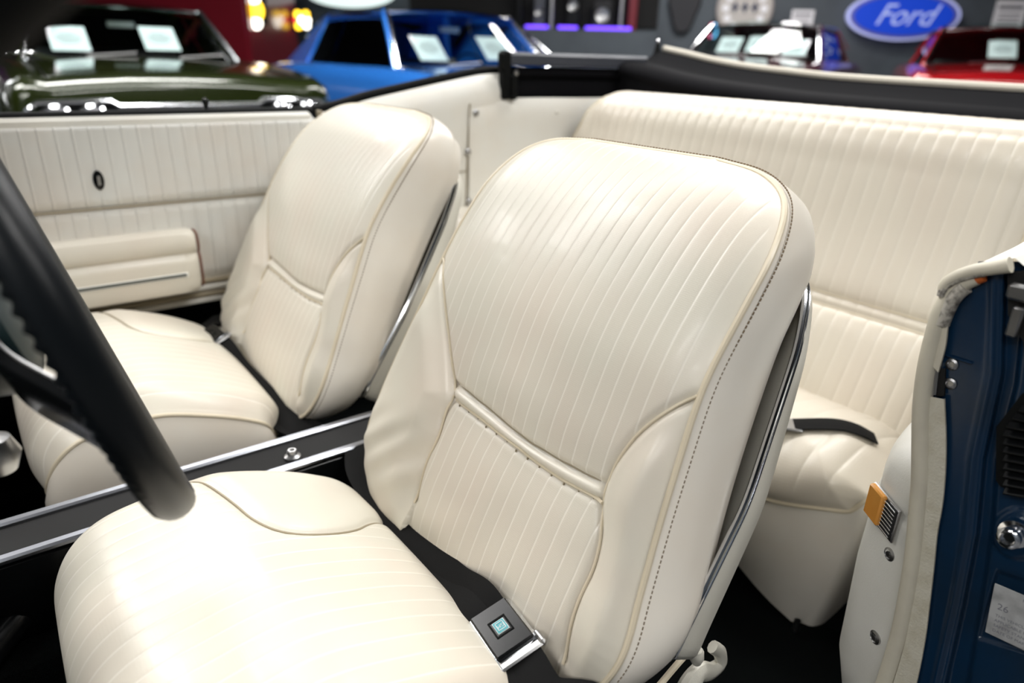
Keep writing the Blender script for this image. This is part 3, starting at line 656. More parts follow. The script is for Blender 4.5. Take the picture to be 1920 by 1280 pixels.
def band(zs, name, m, off):
    G = []
    T = np.gradient(sid, axis=0); T /= np.linalg.norm(T, axis=1)[:, None]; N = np.stack([T[:, 1], -T[:, 0], 0*T[:, 0]], 1)
    for p, n_ in zip(sid, N):
        G.append([p+n_*o+np.array([0, 0, z]) for z, o in zip(zs, off)])
    b = MB(); b.grid(G, cv=True); k = len(zs); b.f.append(tuple(range(k))); b.f.append(tuple(range(b.n-1, b.n-k-1, -1)))
    return b.build(name, m, top)
band([.012, .012, .004, -.022, -.026], 'top_bow', M['topgrey'], [-.03, .010, .018, .018, -.03])
band([-.028, -.028, -.050, -.066, -.066], 'folded_side', M['topvinyl'], [-.03, .002, .008, -.004, -.03])
band([-.066, -.066, -.090, -.116, -.122], 'folded_side', M['topvinyl'], [-.03, .000, .012, .010, -.03])
b = MB(); b.box(V(1.315, 1.752, -.052), (.030, .030, .135), None, .006); b.box(V(1.300, 1.748, -.015), (.02, .022, .05), None, .004); b.box(V(1.335, 1.735, -.085), (.02, .02, .07), None, .004); b.build('side_bracket', M['rubber'], top)
MB().lathe(V(1.345, 1.738, -.045), (0, -1, 0), [(0, 0), (.008, 0), (.008, .004), (0, .006)], 12).build('bracket_bolt', M['brushed'], top)
p = onx(1232, 98, 1.86); MB().lathe(p, (0, 0, 1), [(.020, -.02), (.012, 0), (.008, .015), (.005, .03)], 12).build('hinge_post', M['rubber'], top)
MB().lathe(p+np.array([0, 0, .032]), (0, 0, 1), [(0, -.007), (.006, -.004), (.007, 0), (.006, .004), (0, .007)], 12).build('hinge_ball', M['chrome'], top)

# ================================================================ REAR BENCH
rb = empty('rear_bench', tuple(V(1.2, 1.0, -.95)), 'cream pleated rear bench seat beneath the folded black top', 'car seat')
prof = cr([(1.30, -.735), (1.335, -.65), (1.38, -.55), (1.42, -.458), (1.465, -.33), (1.50, -.20), (1.515, -.145), (1.535, -.114), (1.57, -.103), (1.62, -.112), (1.65, -.15)], 160)
prof = resamp(prof, 160); NL = np.r_[0, np.cumsum(np.hypot(*np.diff(prof, axis=0).T))]
tx, tz = np.gradient(prof[:, 0]), np.gradient(prof[:, 1]); nn = np.hypot(tx, tz); nx, nz = -tz/nn, tx/nn
NYB = 420; sy = np.linspace(0, 1, NYB)
yr_ = np.full(160, .405); yl_ = np.interp(prof[:, 1], [-.7, -.3, -.15, -.10], [1.66, 1.66, 1.60, 1.56])
YY = yr_[:, None]+(yl_-yr_)[:, None]*sy[None]; LL = np.repeat(NL[:, None], NYB, 1)
lc = np.interp(-.458, prof[:, 1][:100], NL[:100]); ee = np.minimum(YY-yr_[:, None], yl_[:, None]-YY)
PR = .0335; plt = np.abs(((YY/PR) % 1)-.5)*2
h = .018*np.sqrt(sstep(ee/.06))+.0012*(1-plt**3)*sstep((LL[-1, 0]*.93-LL)/.05)-.006*np.exp(-((LL-lc)/.006)**2)-.006*np.exp(-((LL-lc+.024)/.006)**2)-.008*np.exp(-((LL-lc+.012)/.03)**2)
h -= .004*np.exp(-((LL-np.interp(1.53, prof[:, 0], NL))/.006)**2)
P = np.stack([prof[:, 0][:, None]+nx[:, None]*h, YY, prof[:, 1][:, None]+nz[:, None]*h+CZ], -1)
msk = np.where(np.abs(LL-lc+.012) < .013, 0, 1.)*sstep(ee/.03)*np.where(LL > np.interp(1.53, prof[:, 0], NL), 0, 1)
rback = pleated('bench_backrest', P, np.stack([YY/PR, LL/PR], -1), msk, M['vinyl_rear'], rb)
for i in (0, -1):
    MB().tube(P[:, i][::4], .004, 6).build('edge_piping', M['piping'], rback)
for dl in (0, -.024):
    i = int(np.searchsorted(NL, lc+dl)); MB().tube(P[i, ::8]+np.array([-.001, 0, 0]), .0018, 6).build('accent_piping', M['piping'], rback)
# cushion
cp = cr([(1.030, -.742), (1.034, -.722), (1.052, -.695), (1.090, -.668), (1.14, -.652), (1.22, -.662), (1.30, -.690), (1.36, -.72)], 90); cp = resamp(cp, 90)
CLn = np.r_[0, np.cumsum(np.hypot(*np.diff(cp, axis=0).T))]
tx, tz = np.gradient(cp[:, 0]), np.gradient(cp[:, 1]); nn = np.hypot(tx, tz); nx, nz = -tz/nn, tx/nn
ya = np.interp(cp[:, 0], [1.028, 1.04, 1.07, 1.15, 1.4], [.415, .402, .392, .385, .395]); NB = 300; sy = np.linspace(0, 1, NB)
YY = ya[:, None]+(1.58-ya)[:, None]*sy[None]; LL = np.repeat(CLn[:, None], NB, 1)
ed = np.minimum(np.minimum(YY-ya[:, None], 1.58-YY), LL)
pl = np.abs(((YY/.05) % 1)-.5)*2
h = .050*np.sqrt(sstep(ed/.12))+.0015*(1-pl**3)*sstep(ed/.05)-.03*sstep((.11-np.abs(YY-.99))/.1)
P = np.stack([cp[:, 0][:, None]+nx[:, None]*h, YY, cp[:, 1][:, None]+nz[:, None]*h+CZ], -1)
cw = sstep((.60-YY)/.22)*(1-sstep(LL/.14)); P[..., 2] += .042*cw; P[..., 0] += .045*cw*cw
rc = pleated('bench_cushion', P, np.stack([YY/.05, LL/.05], -1), sstep((ed-.02)/.02)*np.ones_like(h), M['vinyl_rear'], rb)
i0 = 12
ring = np.vstack([P[::-1, 0][:-1], P[0]]); ring = resamp(ring, 160)
for _ in range(3): ring[1:-1] = ring[:-2]*.25+ring[1:-1]*.5+ring[2:]*.25
MB().tube(ring, .0048, 8).build('edge_piping', M['piping'], rc)
yb = ring[:, 1]; zb = CZ+np.interp(yb, [.38, .43, .60, .75, .85, .99, 1.13, 1.25, 1.5], [-1.010, -1.005, -.920, -.865, -.80, -.74, -.80, -.90, -.96])
G = []
for a in np.linspace(0, 1, 12):
    r_ = ring.copy(); r_[:, 2] = ring[:, 2]+(zb-ring[:, 2])*a; r_[:, 0] += -.012*math.sin(a*math.pi)+.020*a+.03*a*np.exp(-((yb-.99)/.2)**2); r_[:, 1] += .05*a*a*np.exp(-((yb-.40)/.05)**2); G.append(r_)
MB().grid(np.array(G)).build('cushion_front', M['boxing'], rb, auto=False)
MB().lathe(np.array([1.052, .452, CZ-.972]), (0, 0, 1), [(.006, -.012), (.006, .012)], 10).build('cushion_stud', M['brushed'], rb)
# rear lap belt
rbelt = empty('rear_lap_belt', tuple(V(1.15, .55, -.6)), 'black lap belt with flat metal tongue lying on the cream rear bench', 'seat belt')
def onbench(u, v, lift=.004):
    d = np.hypot(*(np.moveaxis(pj(P), -1, 0)-np.array([u, v])[:, None, None])); i, j = np.unravel_index(d.argmin(), d.shape); return P[i, j]+np.array([0, 0, lift])
wpts = [onbench(*p) for p in ((1470, 797), (1500, 796), (1540, 798), (1580, 802), (1615, 812), (1640, 826))]
straps(cr(wpts, 40), np.tile([0, 0, 1.], (40, 1)), .042, .003).build('webbing', M['web'], rbelt)
p = onbench(1462, 800, .008); MB().box(p, (.045, .075, .005), [[.8, .6, 0], [-.6, .8, 0], [0, 0, 1]], .002).build('belt_tongue', M['brushed'], rbelt)
MB().box(p+np.array([-.006, .004, .003]), (.018, .030, .002), [[.8, .6, 0], [-.6, .8, 0], [0, 0, 1]], .0005).build('tongue_slot', M['gap'], rbelt)

# ================================================================ DRIVER SIDE QUARTER TRIM, DOOR JAMB
# windlace along the jamb
wl = [onx(u, v, .757) for u, v in ((1832, 522), (1808, 532), (1784, 552), (1766, 585), (1752, 630), (1738, 690), (1729, 760), (1727, 840), (1726, 900), (1721, 960), (1713, 1040), (1702, 1110), (1688, 1180), (1668, 1250), (1640, 1330), (1610, 1400))]
wl = cr(wl, 120)
MB().tube(wl, np.interp(np.arange(120), [0, 12, 119], [.0066, .0094, .0094]), 12).build('windlace', M['windlace'], body)
MB().tube(wl[4:16]+np.array([-.002, -.004, 0]), .0078, 10).build('windlace_scuff', M['scuff'], body)
MB().lathe(wl[0], wl[0]-wl[3], [(.0, -.004), (.0062, -.004), (.0062, .006), (0, .009)], 10).build('windlace_plug', M['rust'], body)
path = cr([(.764, .230, 0), (.776, .252, 0), (.788, .273, 0), (.803, .289, 0), (.83, .301, 0), (.88, .313, 0), (1.0, .330, 0), (1.45, .355, 0)], 70)
T = np.gradient(path, axis=0); T /= np.linalg.norm(T, axis=1)[:, None]; N = np.stack([T[:, 1], -T[:, 0], 0*T[:, 0]], 1)   # towards the body side
prof = [(-1.0, .20), (-.95, .125), (-.88, .065), (-.81, .022), (-.74, .004), (-.60, -.002), (-.50, 0), (-.492, .001), (-.488, .004), (-.482, .003), (-.460, .003), (-.440, .005), (-.424, .012), (-.412, .028), (-.405, .055), (-.402, .13)]
wy = lambda z: np.interp(-z, -(wl[:, 2]-CZ)[::1], wl[:, 1])-.235
wq = np.exp(-(np.arange(70)/9.)**1.5); NSIL = int(np.argmax(path[:, 1]/path[:, 0]))+1
def TP(i, z, ins=0.): return path[i]+N[i]*ins+np.array([0, min(0, wy(z))*wq[i], z+CZ])
G = [[TP(k_, z, i) for z, i in prof] for k_ in range(70)]
b = MB(); b.grid(G); qtr = b.build('quarter_trim', M['quarter'], body, auto=False)
def trimpt(u, v):
    """point and outward normal of the trim at a pixel"""
    best = None
    for i in range(NSIL):
        for z in np.linspace(-.95, -.42, 120):
            p = TP(i, z); d = np.hypot(*(pj(p)-np.array([u, v])))
            if best is None or d < best[0]: best = (d, p, -N[i], T[i])
    return best[1:]
for u, v in ((1668, 1040), (1646, 1194)):
    p, n_, t_ = trimpt(u, v); MB().lathe(p, n_, [(0, -.003), (.0092, -.003), (.0088, .001), (.0062, .0026), (.0055, .001), (.0040, .001), (.0035, .0028), (0, .003)], 18).build('trim_screw', M['brushed'], body)
# courtesy lamp
lmp = empty('courtesy_lamp', tuple(V(.83, .29, -.53)), 'amber courtesy lamp with a chrome grille on the pale quarter trim', 'lamp')
p, n_, t_ = trimpt(1660, 962); zv = np.array([0, 0, 1.]); A = [t_, zv, n_]
MB().box(p+n_*.001, (.062, .046, .004), A, .0015).build('lamp_bezel', M['brushed'], lmp)
MB().box(p+n_*.003, (.056, .040, .003), A, .001).build('lamp_recess', M['gap'], lmp)
for i in range(8): MB().box(p+n_*.005+zv*(-.0175+i*.005), (.054, .0022, .002), A, .0006).build('grille_bar', M['chrome'], lmp)
MB().box(p+n_*.0055+t_*.012+zv*.002, (.032, .042, .008), A, .002).build('lens', M['amber'], lmp)
def plane_strip(L_, R_, x, name, m, th=.003, n=60):
    a = cr([onx(u, v, x) for u, v in L_], n); c = cr([onx(u, v, x) for u, v in R_], n); d = np.array([th, 0, 0])
    G = [[p+d, p, p+(q_-p)*.33-d*.2, p+(q_-p)*.66-d*.2, q_, q_+d] for p, q_ in zip(a, c)]
    b = MB(); b.grid(G); return b.build(name, m, body, auto=60)
plane_strip([(1742, 742), (1740, 820), (1739, 880), (1733, 960), (1724, 1040), (1713, 1120), (1698, 1200), (1678, 1270), (1655, 1340)],
            [(1770, 748), (1773, 830), (1771, 900), (1766, 950), (1757, 1000), (1751, 1060), (1743, 1130), (1734, 1200), (1716, 1290), (1700, 1350)], .754, 'jamb_tape', M['cloth'])
plane_strip([(1772, 560), (1768, 600), (1758, 640), (1748, 685)], [(1785, 560), (1777, 610), (1772, 650), (1759, 698)], .752, 'loose_flap', M['windlace'])
plane_strip([(1746, 690), (1742, 742)], [(1760, 696), (1755, 740)], .756, 'clamp_plate', M['brushed'])
plane_strip([(1762, 690), (1756, 742)], [(1772, 690), (1770, 742)], .757, 'jamb_gap', M['gap'])
# jamb sheet metal with pressed relief
us = np.linspace(1727, 2150, 180); vs = np.linspace(490, 1420, 260); UU, VV = np.meshgrid(us, vs)
lb = np.interp(VV, [490, 520, 560, 640, 760, 900, 1000, 1100, 1200, 1290, 1420], [1835, 1812, 1775, 1752, 1735, 1735, 1722, 1706, 1690, 1660, 1605]); UU = lb+(UU-1727)*(2150-lb)/(2150-1727)
def cx(pts): return np.interp(VV, [p[1] for p in pts], [p[0] for p in pts])
cA = cx([(1885, 490), (1880, 700), (1846, 860), (1833, 1000), (1808, 1130), (1772, 1290), (1730, 1420)]); cB = cx([(1930, 490), (1905, 720), (1870, 860), (1858, 1000), (1840, 1120), (1812, 1290), (1780, 1420)])
rel = -.011*sstep((UU-cA+4)/9)+.007*sstep((UU-cB+4)/12)+.003*np.exp(-((UU-cA+22)/7)**2)
rel += .004*sstep((50-np.hypot(UU-1908, (VV-1000)))/6)
dx = np.maximum(np.abs(UU-1925-(1150-VV)*.30)-82, np.abs(VV-1148-(UU-1900)*.32)-72); rel -= .004*sstep((-dx)/8)
Pj = np.empty(UU.shape+(3,))
for i in range(UU.shape[0]):
    for j in range(UU.shape[1]): Pj[i, j] = onx(UU[i, j], VV[i, j], .762-rel[i, j])
MB().grid(Pj).build('door_jamb', M['blue'], body, auto=False)
for u, v in ((1785, 683), (1782, 719)):
    p = onx(u, v, .761); MB().lathe(p, (-1, 0, 0), [(.0065, -.001), (.006, .001), (.004, .002), (.003, .0005), (0, .0005)], 16).build('jamb_bolt', M['brushed'], body)
p = onx(1793, 672, .760); MB().box(p, (.003, .030, .002), None, .0008).build('jamb_tab', M['blue'], body)
# upper right latch area, louvre, striker, label
b = MB(); a = [onx(u, v, .758) for u, v in ((1889, 512), (2050, 500), (2050, 700), (1960, 720), (1925, 720), (1918, 640), (1890, 590))]; b.prism(a, (.012, 0, 0)); b.build('latch_recess', M['gap'], body, smooth=False)
p = onx(1912, 548, .752); b = MB(); b.box(p, (.010, .020, .016), None, .003); b.box(p+np.array([0, -.004, -.028]), (.008, .010, .030), None, .002); b.build('window_catch', M['brushed'], body)
b = MB(); a = [onx(u, v, .757) for u, v in ((1868, 800), (1916, 738), (2010, 700), (2010, 960), (1935, 932), (1876, 912), (1867, 900))]; b.prism(a, (.016, 0, 0)); vt = b.build('pressure_vent', M['rubber'], body, smooth=False, label='black louvred air vent in the jamb')
for i in range(11):
    v = 765+i*15.5; a, c = onx(max(1882, 1882+(805-v)*.75), v, .752), onx(2000, v+20, .752); d = c-a; L_ = np.linalg.norm(d); d /= L_
    MB().box((a+c)/2, (L_, .008, .0022), [d, [-.8, -.1, -.6], np.cross(d, [-.8, -.1, -.6])], .0006).build('vent_slat', M['black'], vt)
p = onx(1902, 1000, .757); st = MB(); st.lathe(p, (-1, 0, .1), [(.0, 0), (.014, 0), (.014, .003), (.0085, .004), (.0085, .012), (.0105, .013), (.0105, .018), (.008, .020), (.006, .020), (.005, .016), (0, .016)], 20); st.build('striker_bolt', M['chrome'], body)
ctr = onx(1918, 1152, .762); y_ = np.array([0, -1., 0]); a = onx(1868, 1090, .762); c = onx(1855, 1182, .762); e_ = onx(1920, 1112, .762); ex = e_-a; ex /= np.linalg.norm(ex); ey = a-c; ey -= ex*(ex@ey); hh = np.linalg.norm(ey); ey /= hh; nz_ = np.cross(ex, ey)
LA = [ex, ey, nz_]; LW, LH = .062, hh*1.02; lc_ = a+ex*LW/2-ey*LH/2+nz_*.0035
lab = MB().box(lc_, (LW, LH, .0015), LA, .0006).build('certification_label', M['plate'], body, label='worn silver certification label')
def lt(name, s_, x, y, size): text(name, s_, size, (LA, lc_+ex*(x-LW/2)+ey*(y-LH/2)+nz_*.0009), M['ink'], lab, ext=.0001, align='LEFT')
lt('label_text', '26', .006, LH*.60, .0105)
for k_, (t_, x_) in enumerate((('MFD. BY GENERAL MOTORS', .026), ('CORPORATION', .032))): lt('label_text', t_, x_, LH*.90-k_*.0072, .0052)
for k_, t_ in enumerate(('THIS VEHICLE CONFORMS TO ALL', 'APPLICABLE FEDERAL MOTOR VEHICLE', 'SAFETY STANDARDS IN EFFECT ON', 'DATE OF MANUFACTURE SHOWN')): lt('label_text', t_, .006, LH*.42-k_*.0062, .0046)
# body top at the jamb: worn cream belt molding and the blue quarter top
mo = cr([onx(u, v, .752) for u, v in ((1767, 560), (1768, 545), (1776, 531), (1795, 518), (1825, 508), (1860, 502), (1895, 496))], 40)
MB().tube(mo, np.interp(np.arange(40), [0, 8, 30, 39], [.003, .0062, .0070, .0078]), 10).build('belt_molding', M['windlace'], body)
MB().tube(mo[4:30]+np.array([-.0015, 0, -.0035]), .0042, 8).build('molding_wear', M['scuff'], body)
m0 = [onx(u, v, .760) for u, v in ((1772, 534), (1800, 514), (1850, 500), (1900, 491))]; G = []
for k_ in np.linspace(0, 1, 12):
    x_ = .76+.75*k_; G.append([np.array([x_, p[1]+.02*k_*(1 if i_ < 1 else .3), p[2]+.050*sstep(k_)+.004]) for i_, p in enumerate(m0)]+[np.array([x_, .18, CZ-.180+.05*sstep(k_)]), np.array([x_, .155, CZ-.175+.05*sstep(k_)])])
MB().grid(G).build('belt_top', M['white'], body)
G = [[np.array([x_, .157, CZ-.174+.05*sstep(k_)]), np.array([x_, .12, CZ-.178+.05*sstep(k_)]), np.array([x_, .08, CZ-.20+.05*sstep(k_)]), np.array([x_, .045, CZ-.28]), np.array([x_, .03, CZ-.5]), np.array([x_, .05, CZ-.85])] for k_, x_ in zip(np.linspace(0, 1, 10), np.linspace(.762, 1.6, 10))]
MB().grid(G).build('quarter_skin', M['blue'], body)
MB().box(V(1.66, .44, -.27), (.32, .02, .28), None, .01).build('quarter_trim_panel', M['white'], body)

# ================================================================ CONSOLE
M['rail'] = mat('satin chrome', (.30, .31, .34), .30, metal=1)
con = empty('centre_console', tuple(V(.3, .99, -.73)), 'low black centre console with chrome edge rails between the bucket seats', 'console')
ca, cb = ony(345, 873, 1.03), ony(700, 776, 1.03); cz = (ca[2]+cb[2])/2
na, nb = onz(0, 1033, cz), onz(700, 832, cz); yn = (na[1]+nb[1])/2; wdt = 1.035-yn
xc0, xc1 = -.35, .66
MB().box((( xc0+xc1)/2, (1.03+yn)/2, cz-.075), (xc1-xc0, wdt*.98, .13), None, .006).build('console_body', M['black'], con)
for y_ in (1.030, yn):
    MB().box(((xc0+xc1)/2, y_, cz-.004), (xc1-xc0, .015, .010), None, .003).build('chrome_rail', M['rail'], con)
MB().box(((xc0+xc1)/2, (1.03+yn)/2, cz-.0075), (xc1-xc0-.02, wdt-.016, .004), None, .001).build('console_insert', M['gap'], con)
p = onz(550, 855, cz); MB().lathe(p+np.array([0, .004, -.004]), (0, 0, 1), [(.013, 0), (.013, .003), (.008, .006), (.008, .012), (.0065, .014), (.004, .014), (.0035, .011), (0, .011)], 22).build('rail_bolt', M['brushed'], con)
pts = cr([onz(u, v, CZ-.70) for u, v in ((-90, 1290), (-30, 1200), (10, 1150), (45, 1113), (105, 1073), (190, 1045))], 40)
straps(pts, np.tile([0, 0, 1.], (40, 1)), .012, .006).build('chrome_arc', M['chrome'], con)
MB().tube(pts+np.array([-.012, -.030, -.015]), .021, 12).build('console_bolster', M['black'], con)

# ================================================================ STEERING WHEEL, COLUMN, DASH
sw = empty('steering_wheel', tuple(V(.02, .66, -.20)), 'black padded sports steering wheel with finger grips, at the left edge of the photo', 'steering wheel')
tl = math.radians(15.5); wc = V(.035, .658, -.200); e1 = np.array([0, 1., 0]); e2 = np.array([math.sin(tl), 0, -math.cos(tl)]); wn = np.array([math.cos(tl), 0, math.sin(tl)])
RW = .191; TH = np.linspace(0, 2*math.pi, 961)[:-1]; NB_ = 20
R = []
for t in TH:
    rad = e1*math.cos(t)+e2*math.sin(t); c = wc+rad*RW; row = []
    for j in range(NB_):
        a = 2*math.pi*j/NB_; ca_, sa_ = math.cos(a), math.sin(a)     # ca along radial, sa along the normal
        rr_ = .0150*(1+.05*ca_); gp = max(0, -sa_)*max(0, 1-abs(ca_+.45)*1.0)
        d = 0.0022*(math.sin(t*104))*gp**.5*1.0 if gp > 0 else 0
        row.append(c+rad*ca_*(rr_+d*.5)*.95+wn*sa_*(rr_*1.12+d))
    R.append(row)
b = MB(); b.grid(R, cu=True, cv=True); b.build('rim', M['wheel'], sw, auto=False)
hub = wc-wn*.055
for ang, wdt_ in ((math.radians(158), .058), (math.radians(22), .058), (math.radians(90), .052)):
    rad = e1*math.cos(ang)+e2*math.sin(ang); sd = np.cross(wn, rad)
    pts = cr([hub, hub+rad*.06+wn*.006, hub+rad*.12+wn*.030, wc+rad*(RW-.012)], 24)
    nrm_ = np.tile(wn, (24, 1)); b = straps(pts, nrm_, wdt_, .012); sp_ = b.build('spoke', M['black'], sw)
    for s_ in (-1, 1): MB().tube(pts+sd*s_*(wdt_/2)+wn*.006, .0014, 6).build('spoke_trim', M['brushed'], sp_)
MB().lathe(hub, wn, [(0, -.03), (.045, -.03), (.055, 0), (.050, .018), (.035, .026), (0, .030)], 28).build('hub_pad', M['teal'], sw)
# slots in the rim near its lower end
for t in (1.25, 1.13):
    rad = e1*math.cos(math.pi-t)*1.0+e2*math.sin(math.pi-t); p = wc+rad*RW+wn*.0163-rad*.000; tg = np.cross(wn, rad)
    MB().box(p, (.012, .0055, .002), [tg, rad, wn], .0009).build('rim_slot', M['gap'], sw)
colm = empty('steering_column', tuple(V(-.25, .66, -.3)), 'dark steering column behind the wheel hub', 'steering column')
MB().lathe(hub, -wn, [(0, .03), (.043, .03), (.047, .05), (.047, .14), (.040, .16), (.040, .55), (0, .55)], 24).build('column_tube', M['teal'], colm)
MB().tube(cr([hub-wn*.09+e1*.04, hub-wn*.085+e1*.10-e2*.02, hub-wn*.08+e1*.19-e2*.03], 14), .0055, 8).build('shift_lever', M['chrome'], colm)
p_ = hub-wn*.08+e1*.20-e2*.03; MB().lathe(p_, e1, [(0, -.015), (.010, -.012), (.013, 0), (.010, .012), (0, .016)], 16).build('lever_knob', M['black'], colm)
p_ = atd(-8, 852, .62); MB().lathe(p_, (0, 0, 1), [(0, -.02), (.014, -.016), (.020, 0), (.014, .016), (0, .02)], 20).build('column_knob', M['brushed'], colm)
dash = empty('dashboard', tuple(V(-.62, 1.0, -.4)), 'black padded dashboard ahead of the front seats', 'dashboard')
G = []
for y in np.linspace(.25, 1.75, 20): G.append([V(-.95, y, -.15), V(-.75, y, -.12), V(-.60, y, -.13), V(-.55, y, -.16), V(-.56, y, -.20), V(-.62, y, -.24), V(-.62, y, -.42), V(-.66, y, -.50), V(-.90, y, -.52)])
MB().grid(G, cv=True).build('dash_pad', M['black'], dash)
MB().box(V(-.615, 1.0, -.30), (.012, 1.4, .012), None, .003).build('dash_trim', M['chrome'], dash)
for y in (.5, .62, .74): MB().lathe(V(-.618, y, -.33), (1, 0, 0), [(0, 0), (.045, 0), (.045, .012), (.038, .014), (0, .010)], 24).build('gauge', M['chrome'], dash)
# windscreen frame, passenger side pillar leaning back
wf = empty('windscreen_frame', tuple(V(-.3, 1.65, -.15)), 'black windscreen pillar cutting the top left corner of the photo', 'windscreen')
a, c = ony(95, 0, 1.60), ony(0, 110, 1.60); d = (a-c)/np.linalg.norm(a-c); pn = np.cross(d, [0, 1., 0]); pn = pn if pn[0] < 0 else -pn
G = []
for t in np.linspace(-.55, .22, 20):
    o = c+d*t+pn*.004; G.append([o+np.array([0, -.02, 0]), o+pn*.07+np.array([0, -.04, 0]), o+pn*.13+np.array([0, -.02, 0]), o+pn*.14+np.array([0, .03, 0]), o+pn*.03+np.array([0, .04, 0])])
b = MB(); b.grid(G, cv=True); b.f.append(tuple(range(5))); b.f.append(tuple(range(b.n-1, b.n-6, -1))); b.build('pillar', M['rubber'], wf)
h0 = c+d*.20+pn*.07; MB().tube(cr([h0, h0+np.array([-.01, -.3, .03]), h0+np.array([-.03, -.75, .04]), h0+np.array([-.01, -1.2, .03]), h0+np.array([.0, -1.33, .0])], 20), .032, 10).build('header', M['rubber'], wf)
h1 = h0+np.array([.0, -1.33, .0])
MB().tube([h1+np.array([.01, 0, .004]), h1-d*.25+np.array([0, -.02, .03]), h1-d*.62+np.array([0, -.05, .03])], .026, 10).build('pillar', M['rubber'], wf)
